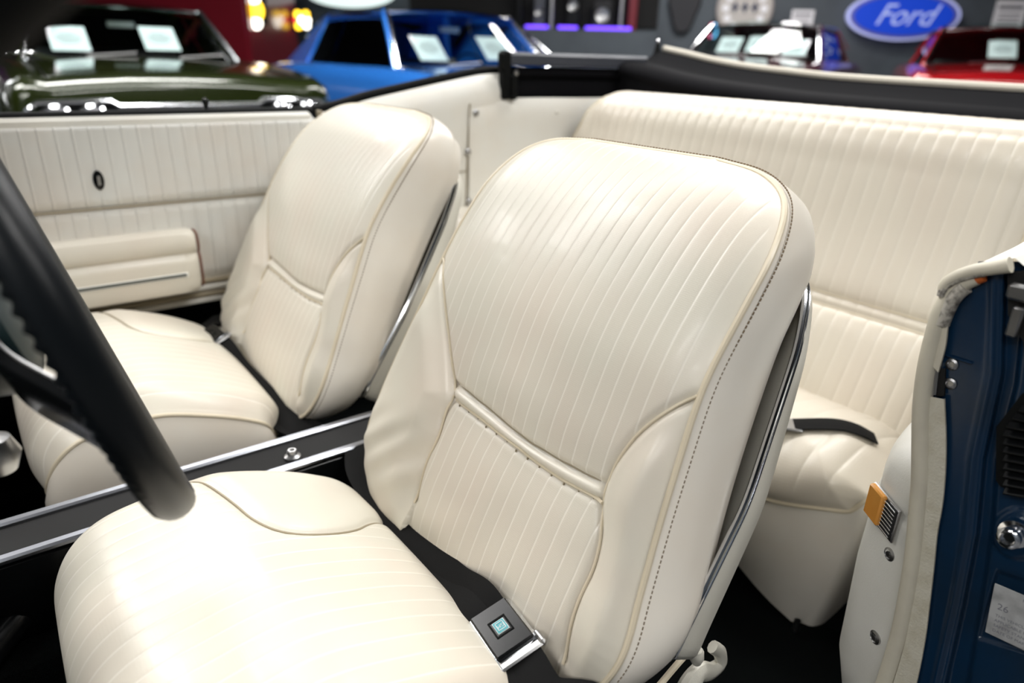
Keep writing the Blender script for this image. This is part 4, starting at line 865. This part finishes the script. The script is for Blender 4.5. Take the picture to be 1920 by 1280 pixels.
#@@BG
# ================================================================ OTHER CARS IN THE HALL
def paint(name, c, metal=.25, rough=.22): return mat(name, c, rough, metal=metal, coat=1.0)
M['carint'] = mat('car interior', (.012, .012, .013), .6)
M['tyre'] = mat('tyre', (.01, .01, .01), .8)
H2 = np.array([math.sin(_y), math.cos(_y), 0.0])
def hpos(u, d): return _a*((u-960)/FPX*d)+H2*(d/.925)
def hall_car(label, pu, d, face, col, W_=.95, H_=1.34, hood=1.45, lamps='quad', papers=(), cowl=.96, roof='hard', tail=False, base=0.0):
    """pu,d: pixel column and distance of the windscreen's base centre; face: (right, toward camera) direction of the nose"""
    o = hpos(pu, d)+np.array([0, 0, base]); fx = _a*face[0]-H2*face[1]; fx /= np.linalg.norm(fx); fy = np.cross([0, 0, 1.], fx)   # +fx nose, +fy its left
    T = lambda x, y, z: o+fx*x+fy*y+np.array([0, 0, z])
    mp = paint('paint '+label[:24], col)
    root = empty('parked_car', (o[0], o[1], base), label, 'car')
    # body shell loft: x from tail (-3.1) to nose (+hood)
    X = [-3.25, -3.2, -2.9, -2.3, -1.6, -.8, 0, .5, hood-.35, hood-.08, hood-.02, hood]
    top = [.80, .88, .92, .95, .955, .955, .955, .94, .90, .87, .84, .80]; wd = [.80, .88, .93, .97, .97, .96, .96, .96, .95, .93, .91, .88]; bot = [.45, .38, .30, .25, .24, .24, .24, .24, .24, .30, .34, .42]
    st_ = cr(np.array([X, top, wd, bot]).T, 48); G = []
    for x, t, w, b_ in st_:
        w *= W_/.95; crown = .035
        h = [(0, t+crown), (w*.35, t+crown*.85), (w*.62, t+crown*.35), (w*.80, t+.0), (w*.90, t+.012), (w*.965, t-.03), (w*.99, t-.10), (w*1.0, t-.26), (w*.985, max(b_+.12, .36)), (w*.95, b_)]
        G.append([T(x, -y, z) for y, z in h[::-1]]+[T(x, y, z) for y, z in h[1:]])
    b = MB(); b.grid(G); k_ = len(G[0]); b.f.append(tuple(range(k_))); b.f.append(tuple(range(b.n-1, b.n-k_-1, -1)))
    bd_ = b.build('body_shell', mp, root, auto=50)
    # hood and door shut lines
    for pts in ([T(-.02+.0, y, .955+.035*(1-(y/.75)**2)+.004) for y in np.linspace(-.72, .72, 13)],):
        MB().tube(pts, .006, 5).build('cowl_vent', M['rubber'], root)
    for s_ in (-1, 1): MB().tube([T(x, s_*.72, np.interp(x, X, top)+.012) for x in np.linspace(.0, hood-.1, 12)], .004, 5).build('hood_gap', M['rubber'], root)
    # greenhouse
    wb, wt = .74*W_/.95, .60*W_/.95; zc, zr = cowl, H_-.03
    def pane(name, q, bulge, nu=14, nv=8, m=M['glass']):
        a, b_, c, d_ = [np.array(p) for p in q]; n_ = np.cross(b_-a, d_-a); n_ /= np.linalg.norm(n_); G = []
        for i in np.linspace(0, 1, nu): G.append([(a*(1-i)+b_*i)*(1-j)+(d_*(1-i)+c*i)*j+n_*bulge*(1-(2*i-1)**2) for j in np.linspace(0, 1, nv)])
        b2 = MB(); b2.grid(G); return b2.build(name, m, root, auto=False)
    A0, A1 = (-.10, zc), (-.58, zr); C1, C0 = (-1.95, zr-.02), (-2.55, zc)
    ws = [T(A0[0], -wb, A0[1]), T(A0[0], wb, A0[1]), T(A1[0], wt, A1[1]), T(A1[0], -wt, A1[1])]
    pane('windscreen', ws, .10)
    if roof != 'open':
        pane('rear_window', [T(C0[0], wb*.95, C0[1]), T(C0[0], -wb*.95, C0[1]), T(C1[0], -wt, C1[1]), T(C1[0], wt, C1[1])], .08)
        G = []
        for i, x in enumerate(np.linspace(A1[0]+.07, C1[0]-.05, 16)):
            t = i/15; zz = zr-.005+.022*math.sin(math.pi*t); row = []
            for y in np.linspace(-1, 1, 15): row.append(T(x+.10*(1-y*y)*(1 if t < .1 else 0)*1.0, y*(wt+.055), zz+.040*(1-abs(y)**2.5)))
            G.append(row)
        b = MB(); b.grid(G); b.grid([[p-np.array([0, 0, .035]) for p in r] for r in G]); b.build('roof', mp, root, auto=False)
        for s_ in (-1, 1):
            # side glass, pillars, drip rail
            dx = (A0[0]-.30, A1[0]-.03)
            pane('side_window', [T(A0[0]-.02, s_*wb*1.06, zc), T(-1.35, s_*wb*1.10, zc), T(-1.32, s_*(wt+.03), zr), T(A1[0]+.0, s_*(wt+.03), zr)], .0)
            pane('side_window', [T(-1.37, s_*wb*1.10, zc), T(-2.05, s_*wb*1.08, zc), T(-1.80, s_*(wt+.03), zr), T(-1.34, s_*(wt+.03), zr)], .0)
            MB().tube(cr([T(A1[0]+.03, s_*(wt+.04), zr+.012), T(-1.3, s_*(wt+.055), zr+.022), T(-1.9, s_*(wt+.045), zr+.004), T(-2.1, s_*(wb*1.03), zr-.18)], 20), .009, 6).build('drip_rail', M['chrome'], root)
            b = MB(); q = [T(-1.80, s_*(wt+.035), zr+.015), T(-2.02, s_*(wt-.03), zr+.00), T(-2.95, s_*wb*.98, zc-.02), T(-2.02, s_*wb*1.12, zc-.02)]; n_ = np.cross(q[1]-q[0], q[3]-q[0]); n_ /= np.linalg.norm(n_)
            b.prism(q, n_*.04*(-1 if (n_@fy)*s_ > 0 else 1)); b.build('rear_pillar', mp, root, smooth=False)
    for s_ in (-1, 1):
        pp = [T(A0[0]+.01, s_*(wb+.015), zc-.02), T(-.335, s_*((wb+wt)/2+.012), (zc+zr)/2+.01), T(A1[0], s_*(wt+.015), zr+.01)]
        MB().tube(cr(pp, 12), .028, 8).build('front_pillar', mp, root)
        MB().tube(cr([p+fx*.024+fy*s_*-.012+np.array([0, 0, .018]) for p in pp], 12), .020, 8).build('pillar_trim', M['chrome'], root)  # chrome trim, thickened to imitate a lamp's wide bright reflection
    MB().tube(cr([T(A1[0]+.0, -wt, zr+.012), T(A1[0]+.10, 0, zr+.022), T(A1[0]+.0, wt, zr+.012)], 16), .016, 8).build('header_trim', M['chrome'], root)
    MB().tube(cr([T(A0[0]-.0, -wb, zc), T(A0[0]+.10, 0, zc+.010), T(A0[0]-.0, wb, zc)], 16), .010, 6).build('windscreen_trim', M['chrome'], root)
    for s_ in (-.35, .28): MB().tube([T(.03, s_, zc+.03), T(-.03, s_+.34, zc+.055), ], .006, 6).build('wiper', M['brushed'], root)
    # interior
    MB().box(T(-.45, 0, .86), (.42, 1.30, .10), [fx, fy, [0, 0, 1.]], .03).build('dashboard', M['carint'], root)
    for x, w in ((-1.45, 1.2), (-2.15, 1.15)):
        MB().box(T(x, 0, .78), (.16, w, .50), [fx, fy, [0, 0, 1.]], .06).build('seat_back', M['carint'], root)
    R = [T(-.80, .36, .93)+fy*.17*math.cos(a)+(np.array([0, 0, 1.])*.9-fx*.4)*.17*math.sin(a) for a in np.linspace(0, 2*math.pi, 25)[:-1]]; MB().tube(R, .010, 6, closed=True).build('steering_wheel', M['black'], root)
    MB().box(T(-.58, .0, zr-.10), (.012, .20, .05), [fx, fy, [0, 0, 1.]], .004).build('rear_mirror', M['brushed'], root)
    # wheels
    for x in (hood-.62, -2.35):
        for s_ in (-1, 1):
            w_ = MB(); w_.lathe(T(x, s_*(.80*W_/.95), .33), fy*s_, [(0, -.08), (.26, -.10), (.33, -.08), (.335, .02), (.32, .09), (.22, .11), (.20, .09), (0, .08)], 28); w_ = w_.build('wheel', M['tyre'], root)
            MB().lathe(T(x, s_*(.80*W_/.95), .33), fy*s_, [(.205, .095), (.19, .125), (.10, .10), (.05, .13), (0, .13)], 24).build('hubcap', M['chrome'], w_)
    # nose
    xf = hood
    MB().box(T(xf-.01, 0, .655), (.05, 1.60, .20), [fx, fy, [0, 0, 1.]], .012).build('grille', M['rubber'], root)
    for k_, z in enumerate((.59, .63, .67, .71)): MB().box(T(xf+.018, 0, z), (.012, 1.0, .008), [fx, fy, [0, 0, 1.]], .002).build('grille_bar', M['chrome'], root)
    MB().tube([T(xf+.02, y, z) for y, z in ((-.86, .57), (-.86, .72), (-.80, .765), (-.44, .77), (-.40, .74), (.40, .74), (.44, .77), (.80, .765), (.86, .72), (.86, .57), (.40, .55), (-.40, .55))], .014, 8, closed=True).build('grille_surround', M['chrome'], root)
    for s_ in (-1, 1):
        for y in ((.54, .72) if lamps == 'quad' else (.66,)):
            hl = MB().lathe(T(xf+.015, s_*y, .665), fx, [(.088, -.01), (.088, .02), (.075, .03), (.070, .022)], 24).build('headlamp', M['chrome'], root)
            MB().lathe(T(xf+.015, s_*y, .665), fx, [(.072, .012), (.05, .026), (0, .032)], 20).build('lamp_lens', M['lens'], hl)
    MB().tube(cr([T(xf-.25, -.97*W_/.95, .44), T(xf+.0, -.93*W_/.95, .44), T(xf+.07, -.7, .44), T(xf+.10, 0, .44), T(xf+.07, .7, .44), T(xf+.0, .93*W_/.95, .44), T(xf-.25, .97*W_/.95, .44)], 40), .055, 10).build('bumper', M['chrome'], root)
    if tail:
        for s_ in (-1, 1): MB().box(T(-3.22, s_*.72, .72), (.04, .26, .10), [fx, fy, [0, 0, 1.]], .01).build('tail_lamp', mat('tail lamp', (.4, .01, .02), .3), root)
    # papers standing on the dash against the glass
    gl = np.array(ws[3])-np.array(ws[0]); gl /= np.linalg.norm(gl); gn = np.cross(ws[1]-ws[0], gl); gn /= np.linalg.norm(gn); gn = gn if gn@fx > 0 else -gn
    up2 = gl-fy*(gl@fy); up2 /= np.linalg.norm(up2)
    for y in papers:
        pr = empty('show_sheet', tuple(T(-.15, y, zc)), None, 'paper')
        c = T(A0[0], y, zc)+up2*.185+gn*(.10*(1-(y/wb)**2)-.03)
        sh_ = MB().box(c, (.25, .28, .003), [fy, up2, gn]).build('sheet', M['paper'], pr, smooth=False)
        b = MB()
        for k_ in range(6): b.box(c+up2*(.06-.022*k_)+gn*.003, ((.09, .14, .17, .17, .15, .10)[k_], .006, .001), [fy, up2, gn])
        b.build('print', M['ink'], sh_, smooth=False, kind='stuff')
        SHEETS.append((pr, pj(c)[0]))
    return root
SHEETS = []
pf = hpos(1640, 8.6)
MB().box((pf[0], pf[1], .075), (8.5, 7.5, .15), HA, .01).build('floor_platform', M['wallgrey'], smooth=False, kind='structure')
hall_car('dark olive green saloon parked nose on beyond the passenger door', 242, 5.2, (.60, .80), (.018, .026, .004), papers=(-.42, .20), hood=1.45, H_=1.35)
hall_car('bright blue two door coupe parked behind the dark olive car', 892, 5.7, (.57, .82), (.03, .20, .70), papers=(-.40, .22), hood=1.4, tail=True, H_=1.40)
hall_car('dark red coupe parked left of the bright red car', 1385, 7.8, (-.50, .86), (.10, .006, .010), papers=(.45, .05, -.28), H_=1.34, base=.15)
hall_car('bright red car parked at the right edge of the hall view', 1872, 7.0, (-.42, .90), (.42, .006, .010), papers=(.46, -.06), H_=1.34, base=.15)
hall_car('silver grey car parked far back behind the blue coupe', 1030, 9.7, (.97, .20), (.20, .22, .25), H_=1.36)
SL = ['white sheet at the left of the olive car windscreen', 'white sheet at the right of the olive car windscreen', 'white sheet at the left of the blue coupe windscreen', 'white sheet at the right of the blue coupe windscreen',
      'white sheet at the far left of the dark red car windscreen', 'white sheet at the middle of the dark red car windscreen', 'white sheet at the right of the dark red car windscreen', 'white sheet at the left of the bright red car windscreen', 'white sheet at the right of the bright red car windscreen']
grp = ['sheets on the olive car']*2+['sheets on the blue coupe']*2+['sheets on the dark red car']*3+['sheets on the bright red car']*2
cut = [SHEETS[0:2], SHEETS[2:4], SHEETS[4:7], SHEETS[7:9]]; k_ = 0
for c_ in cut:
    for pr, _u in sorted(c_, key=lambda a: a[1]): pr['label'] = SL[k_]; pr['group'] = grp[k_]; k_ += 1

# black motorcycle by the left edge
mo_ = empty('motorcycle', tuple(hpos(-60, 4.2)), 'black motorcycle beside the olive car at the left edge', 'motorcycle')
o = hpos(-60, 4.2); fx = _a*.5-H2*.86; fx /= np.linalg.norm(fx); fy = np.cross([0, 0, 1.], fx); T = lambda x, y, z: o+fx*x+fy*y+np.array([0, 0, z])
for x in (-.75, .75):
    w_ = MB().lathe(T(x, 0, .32), fy, [(.20, -.04), (.28, -.06), (.32, -.04), (.33, 0), (.32, .04), (.28, .06), (.20, .04)], 28).build('wheel', M['tyre'], mo_)
    MB().lathe(T(x, 0, .32), fy, [(.205, -.03), (.19, .0), (.205, .03)], 24).build('wheel_rim', M['chrome'], w_)
MB().lathe(T(.15, 0, .82), fx, [(0, -.30), (.10, -.26), (.155, -.08), (.15, .12), (.08, .25), (0, .27)], 20).build('fuel_tank', paint('motorcycle paint', (.03, .005, .04)), mo_)
MB().box(T(-.45, 0, .76), (.60, .26, .10), [fx, fy, [0, 0, 1.]], .04).build('saddle', M['rubber'], mo_)
MB().box(T(0, 0, .45), (.45, .30, .35), [fx, fy, [0, 0, 1.]], .05).build('engine', M['brushed'], mo_)
for s_ in (-1, 1): MB().tube([T(.75, s_*.09, .32), T(.45, s_*.09, .95)], .024, 8).build('fork_leg', M['chrome'], mo_)
MB().tube(cr([T(.15, -.40, .98), T(.40, -.20, 1.02), T(.45, 0, .98), T(.40, .20, 1.02), T(.15, .40, .98)], 20), .012, 8).build('handlebar', M['chrome'], mo_)
hl = MB().lathe(T(.52, 0, .88), fx, [(0, -.10), (.08, -.06), (.095, .02), (.088, .03)], 20).build('headlamp', M['black'], mo_); MB().lathe(T(.52, 0, .88), fx, [(.088, .025), (.05, .04), (0, .045)], 18).build('lamp_lens', M['lens'], hl)

# ================================================================ THINGS ON AND BEFORE THE BACK WALL
# red box van and its lit signs
M['vanred'] = paint('van red', (.16, .004, .012), 0, .35)
o = onwall(270, 60, 1.6); A = HA
van = empty('box_van', (o[0], o[1], 0.0), 'deep red box van parked along the back wall behind the olive car', 'van')
c = np.array([o[0], o[1], 1.30]); w_ = 4.6
MB().box(c+HX*.0, (w_, 1.6, 2.1), A, .05).build('van_body', M['vanred'], van)
MB().box(c+HX*.0-HY*.82+np.array([0, 0, -.55]), (w_*.98, .03, .07), A, .01).build('side_molding', M['chrome'], van)
for s_ in (-1, 1): MB().lathe(c+HX*s_*1.25-HY*.72+np.array([0, 0, -.97]), -HY, [(0, -.1), (.30, -.1), (.33, 0), (.30, .10), (.18, .11), (0, .09)], 24).build('wheel', M['tyre'], van)
def sign(label, u, v, rx, rz, th=.04, off=.06, m=M['paper'], name='wall_sign', cat='sign'):
    c = onwall(u, v, off); e = empty(name, tuple(c), label, cat); disc(c, rx*1.15, rz*1.15, th).build('board', m, e, smooth=False); return e, c
E_ = lambda pts, off=.0: pts
# round white sign standing over the van, cut by the frame
e, c = sign('round white sign above the red van, cut off by the top edge', 272, -42, .42, .36, off=2.2, name='round_sign')
MB().tube([c-HY*.05+HX*.43*math.cos(a)+np.array([0, 0, .37*math.sin(a)]) for a in np.linspace(0, 2*math.pi, 41)[:-1]], .02, 8, closed=True).build('rim', M['chrome'], e)
e, c = sign('wide white lit sign above the blue coupe, cut off by the top edge', 658, -12, .68, .19, off=.4, m=emis('pale lit sign', (.80, .95, .92), .8), name='lit_sign')
MB().box(c-HY*.05+np.array([0, 0, .03]), (.9, .012, .05), HA).build('lettering_bar', M['tealpaint'], e)
# yellow and orange lit roadside lamps
M['yel'] = emis('yellow lit plastic', (1.0, .62, .03), 3.2); M['wht'] = emis('white lit plastic', (1., .96, .85), 4.0); M['redl'] = emis('red lit plastic', (1.0, .05, .06), 1.6)
def lit_cluster(label, u, v, s_, off, plan):
    c = onwall(u, v, off); e = empty('neon_sign', tuple(c), label, 'lit sign', 'small lit signs on the back wall'); MB().box(c+HY*.02, (s_*2.1, .03, s_*2.0), HA, .01).build('backing', M['rubber'], e)
    for dx, dz, r, m_ in plan:
        MB().lathe(c+HX*dx*s_+np.array([0, 0, dz*s_]), -HY, [(r*s_, 0), (r*s_, .02), (r*s_*.7, .04), (0, .045)], 18).build('bulb_cover', M[m_], e)
    return e
lit_cluster('glowing yellow and white lamp sign with a red edge over the red van', 476, 20, .19, 2.2, [(-.75, .2, .42, 'redl'), (-.8, -.5, .35, 'redl'), (0, .0, .85, 'yel'), (.1, .75, .5, 'wht'), (.1, -.85, .5, 'wht')])
lit_cluster('small glowing flower shaped sign with yellow and white bulbs', 567, 38, .14, 1.0, [(-.5, .6, .45, 'yel'), (.5, .6, .45, 'yel'), (-.5, -.6, .45, 'yel'), (.5, -.5, .45, 'wht'), (0, .0, .5, 'wht'), (-.7, 0, .35, 'redl'), (.75, 0, .3, 'wht')])
# dark stage recess with violet strip light
a, c = onwall(965, 45, .02), onwall(1232, 60, .02); zt = 3.4
sr_ = empty('stage', tuple(np.array([(a[0]+c[0])/2, (a[1]+c[1])/2, 0])), 'dark display stage with a violet light strip along its front edge', 'stage')
zb_ = onwall(1000, 46, .02)[2]; cx_ = (a+c)/2
a2, c2_ = onwall(770, 30, .02), onwall(1232, 50, .02); L_ = np.linalg.norm((c2_-a2)[:2]); mc = (a2+c2_)/2; zs = onwall(1090, 52, .3)[2]
MB().box(np.array([mc[0], mc[1], (zs+3.6)/2+.02])-HY*.01, (L_, .06, 3.6-zs), HA).build('backdrop', M['gap'], sr_, smooth=False)
MB().box(np.array([mc[0], mc[1], zs/2])-HY*.20, (L_, .40, zs-.06), HA, .01).build('platform', M['wallgrey'], sr_)
M['vio'] = emis('violet strip', (.16, .06, 1.0), 2.2)
for u0, u1 in ((985, 1028), (1046, 1083), (1098, 1184)):
    p0, p1 = onwall(u0, 44, .41), onwall(u1, 44+(u1-u0)*.03, .41); z_ = zs-.005
    m_ = (p0+p1)/2; MB().box(np.array([m_[0], m_[1], z_]), (np.linalg.norm((p1-p0)[:2]), .02, .045), HA, .008).build('light_strip', M['vio'], sr_)
for k_, (u, w_, h_, mm) in enumerate(((975, .10, .9, 'black'), (1012, .18, .5, 'topgrey'), (1035, .06, 1.3, 'brushed'), (1075, .22, .7, 'black'), (1165, .06, 1.4, 'brushed'), (1186, .14, 1.2, 'vanred'), (1130, .30, .45, 'carint'))):
    p = onwall(u, 30, .22); e = empty('stage_case', (p[0], p[1], zs-.03), ['upright black case at the left of the dark stage', 'grey amplifier box on the dark stage', 'slim metal stand at the left of the dark stage', 'black speaker box in the middle of the dark stage', 'slim metal stand at the right of the dark stage', 'hanging red cloth at the right of the dark stage', 'low black case right of the middle of the stage'][k_], ['case', 'amplifier', 'stand', 'speaker', 'stand', 'cloth', 'case'][k_])
    MB().box(np.array([p[0], p[1], zs-.03+h_/2]), (w_, .15, h_), HA, .015).build('box_body' if w_ > .1 else 'post', M[mm], e)
    if w_ > .15: MB().lathe(np.array([p[0], p[1], zs-.03+h_*.5])-HY*.075, -HY, [(w_*.38, 0), (w_*.36, .012), (w_*.3, .004), (0, .0)], 18).build('speaker_cone', M['brushed'], e)
# round badge, pick shaped plaque, small posters, blue oval
c = onwall(1282, 22, .05); e = empty('wall_plaque', tuple(c), 'dark rounded triangular plaque on the grey wall', 'plaque')
pl = [c+HX*x+np.array([0, 0, z]) for x, z in 1.18*cr([(0, -.26), (.07, -.24), (.17, .0), (.21, .14), (.17, .24), (0, .28), (-.17, .24), (-.21, .14), (-.17, .0), (-.07, -.24), (0, -.26)], 40)[:-1]]
MB().prism(pl, -HY*.03).build('board', M['walldark'], e, smooth=False); MB().tube([p-HY*.03 for p in pl], .010, 6, closed=True).build('edge', M['black'], e)
c = onwall(1396, 16, .05); e = empty('round_badge', tuple(c), 'round off white badge with dark lettering on the grey wall', 'sign'); cr_ = .43
disc(c, cr_, cr_, .03).build('board', mat('badge tan', (.36, .32, .30), .6), e, smooth=False); disc(c-HY*.032, cr_*.92, cr_*.92, .006).build('face', mat('badge face', (.52, .49, .46), .6), e, smooth=False)
for k_ in range(12):
    a_ = k_/12*2*math.pi; MB().lathe(c-HY*.038+HX*.29*math.cos(a_)+np.array([0, 0, .29*math.sin(a_)]), -HY, [(.055, 0), (.055, .004), (0, .004)], 12).build('stud', M['paper'], e)
for k_, dx in enumerate((-.15, 0, .15)):
    MB().prism([c-HY*.04+HX*(dx+x)+np.array([0, 0, z]) for x, z in ((-.06, .0), (-.02, -.02), (0, -.08), (.03, .0), (.06, .02), (.02, .05), (0, .11), (-.03, .04))], -HY*.006).build('emblem_mark', mat('badge navy', (.02, .03, .07), .6) if k_ == 0 else bpy.data.materials['badge navy'], e, smooth=False)
for lab_, u, v, w_, h_ in (('small white poster between the round badge and the blue oval', 1503, 42, .33, .35), ('white poster with a dark heading right of the blue oval sign', 1890, 36, .42, .50)):
    c = onwall(u, v, .03); e = empty('poster', tuple(c), lab_, 'poster'); MB().box(c, (w_, .01, h_), HA).build('sheet', M['paper'], e, smooth=False)
    MB().box(c-HY*.008+np.array([0, 0, h_*.32]), (w_*.8, .004, h_*.10), HA).build('heading', M['ink'], e, smooth=False)
    b = MB()
    for q_ in range(5): b.box(c-HY*.008+np.array([0, 0, h_*(.14-.11*q_)]), (w_*.7, .004, h_*.035), HA)
    b.build('text_lines', M['ink'], e, smooth=False, kind='stuff')
c = onwall(1336, 58, .30); e = empty('neon_sign', tuple(c), 'small round pink and blue neon sign beside the round badge', 'lit sign', 'small lit signs on the back wall')
disc(c+HY*.02, .09, .14, .02).build('backing', M['rubber'], e, smooth=False)
for s_, m_ in ((-1, emis('pink neon', (1., .10, .25), 1.6)), (1, emis('sky neon', (.15, .55, 1.), 2.0))):
    MB().tube([c-HY*.02+HX*s_*(.055*math.cos(a_)+.004)+np.array([0, 0, .10*math.sin(a_)]) for a_ in np.linspace(-1.4, 1.4, 12)], .016, 8).build('neon_tube', m_, e)
M['fordblue'] = emis('lit blue enamel', (.005, .045, .48), .55)
M['fordrim'] = emis('lit pale rim', (.50, .55, .95), .35)
c = onwall(1690, 30, .12); e = empty('oval_sign', tuple(c), 'lit blue oval sign with white script lettering on the grey wall', 'sign')
disc(c, .80, .345, .08, 64).build('sign_case', M['fordrim'], e, smooth=False); disc(c-HY*.082, .755, .312, .01, 64).build('rim_band', mat('rim violet', (.16, .17, .50), .4), e, smooth=False); disc(c-HY*.094, .70, .270, .01, 64).build('blue_face', M['fordblue'], e, smooth=False)
text('lettering', 'Ford', .42, (WA, c-HY*.106+np.array([0, 0, -.005])), emis('lit lettering', (.42, .50, .85), .40), e, ext=.004, shear=.45)
c = onwall(1842, 46, .35)
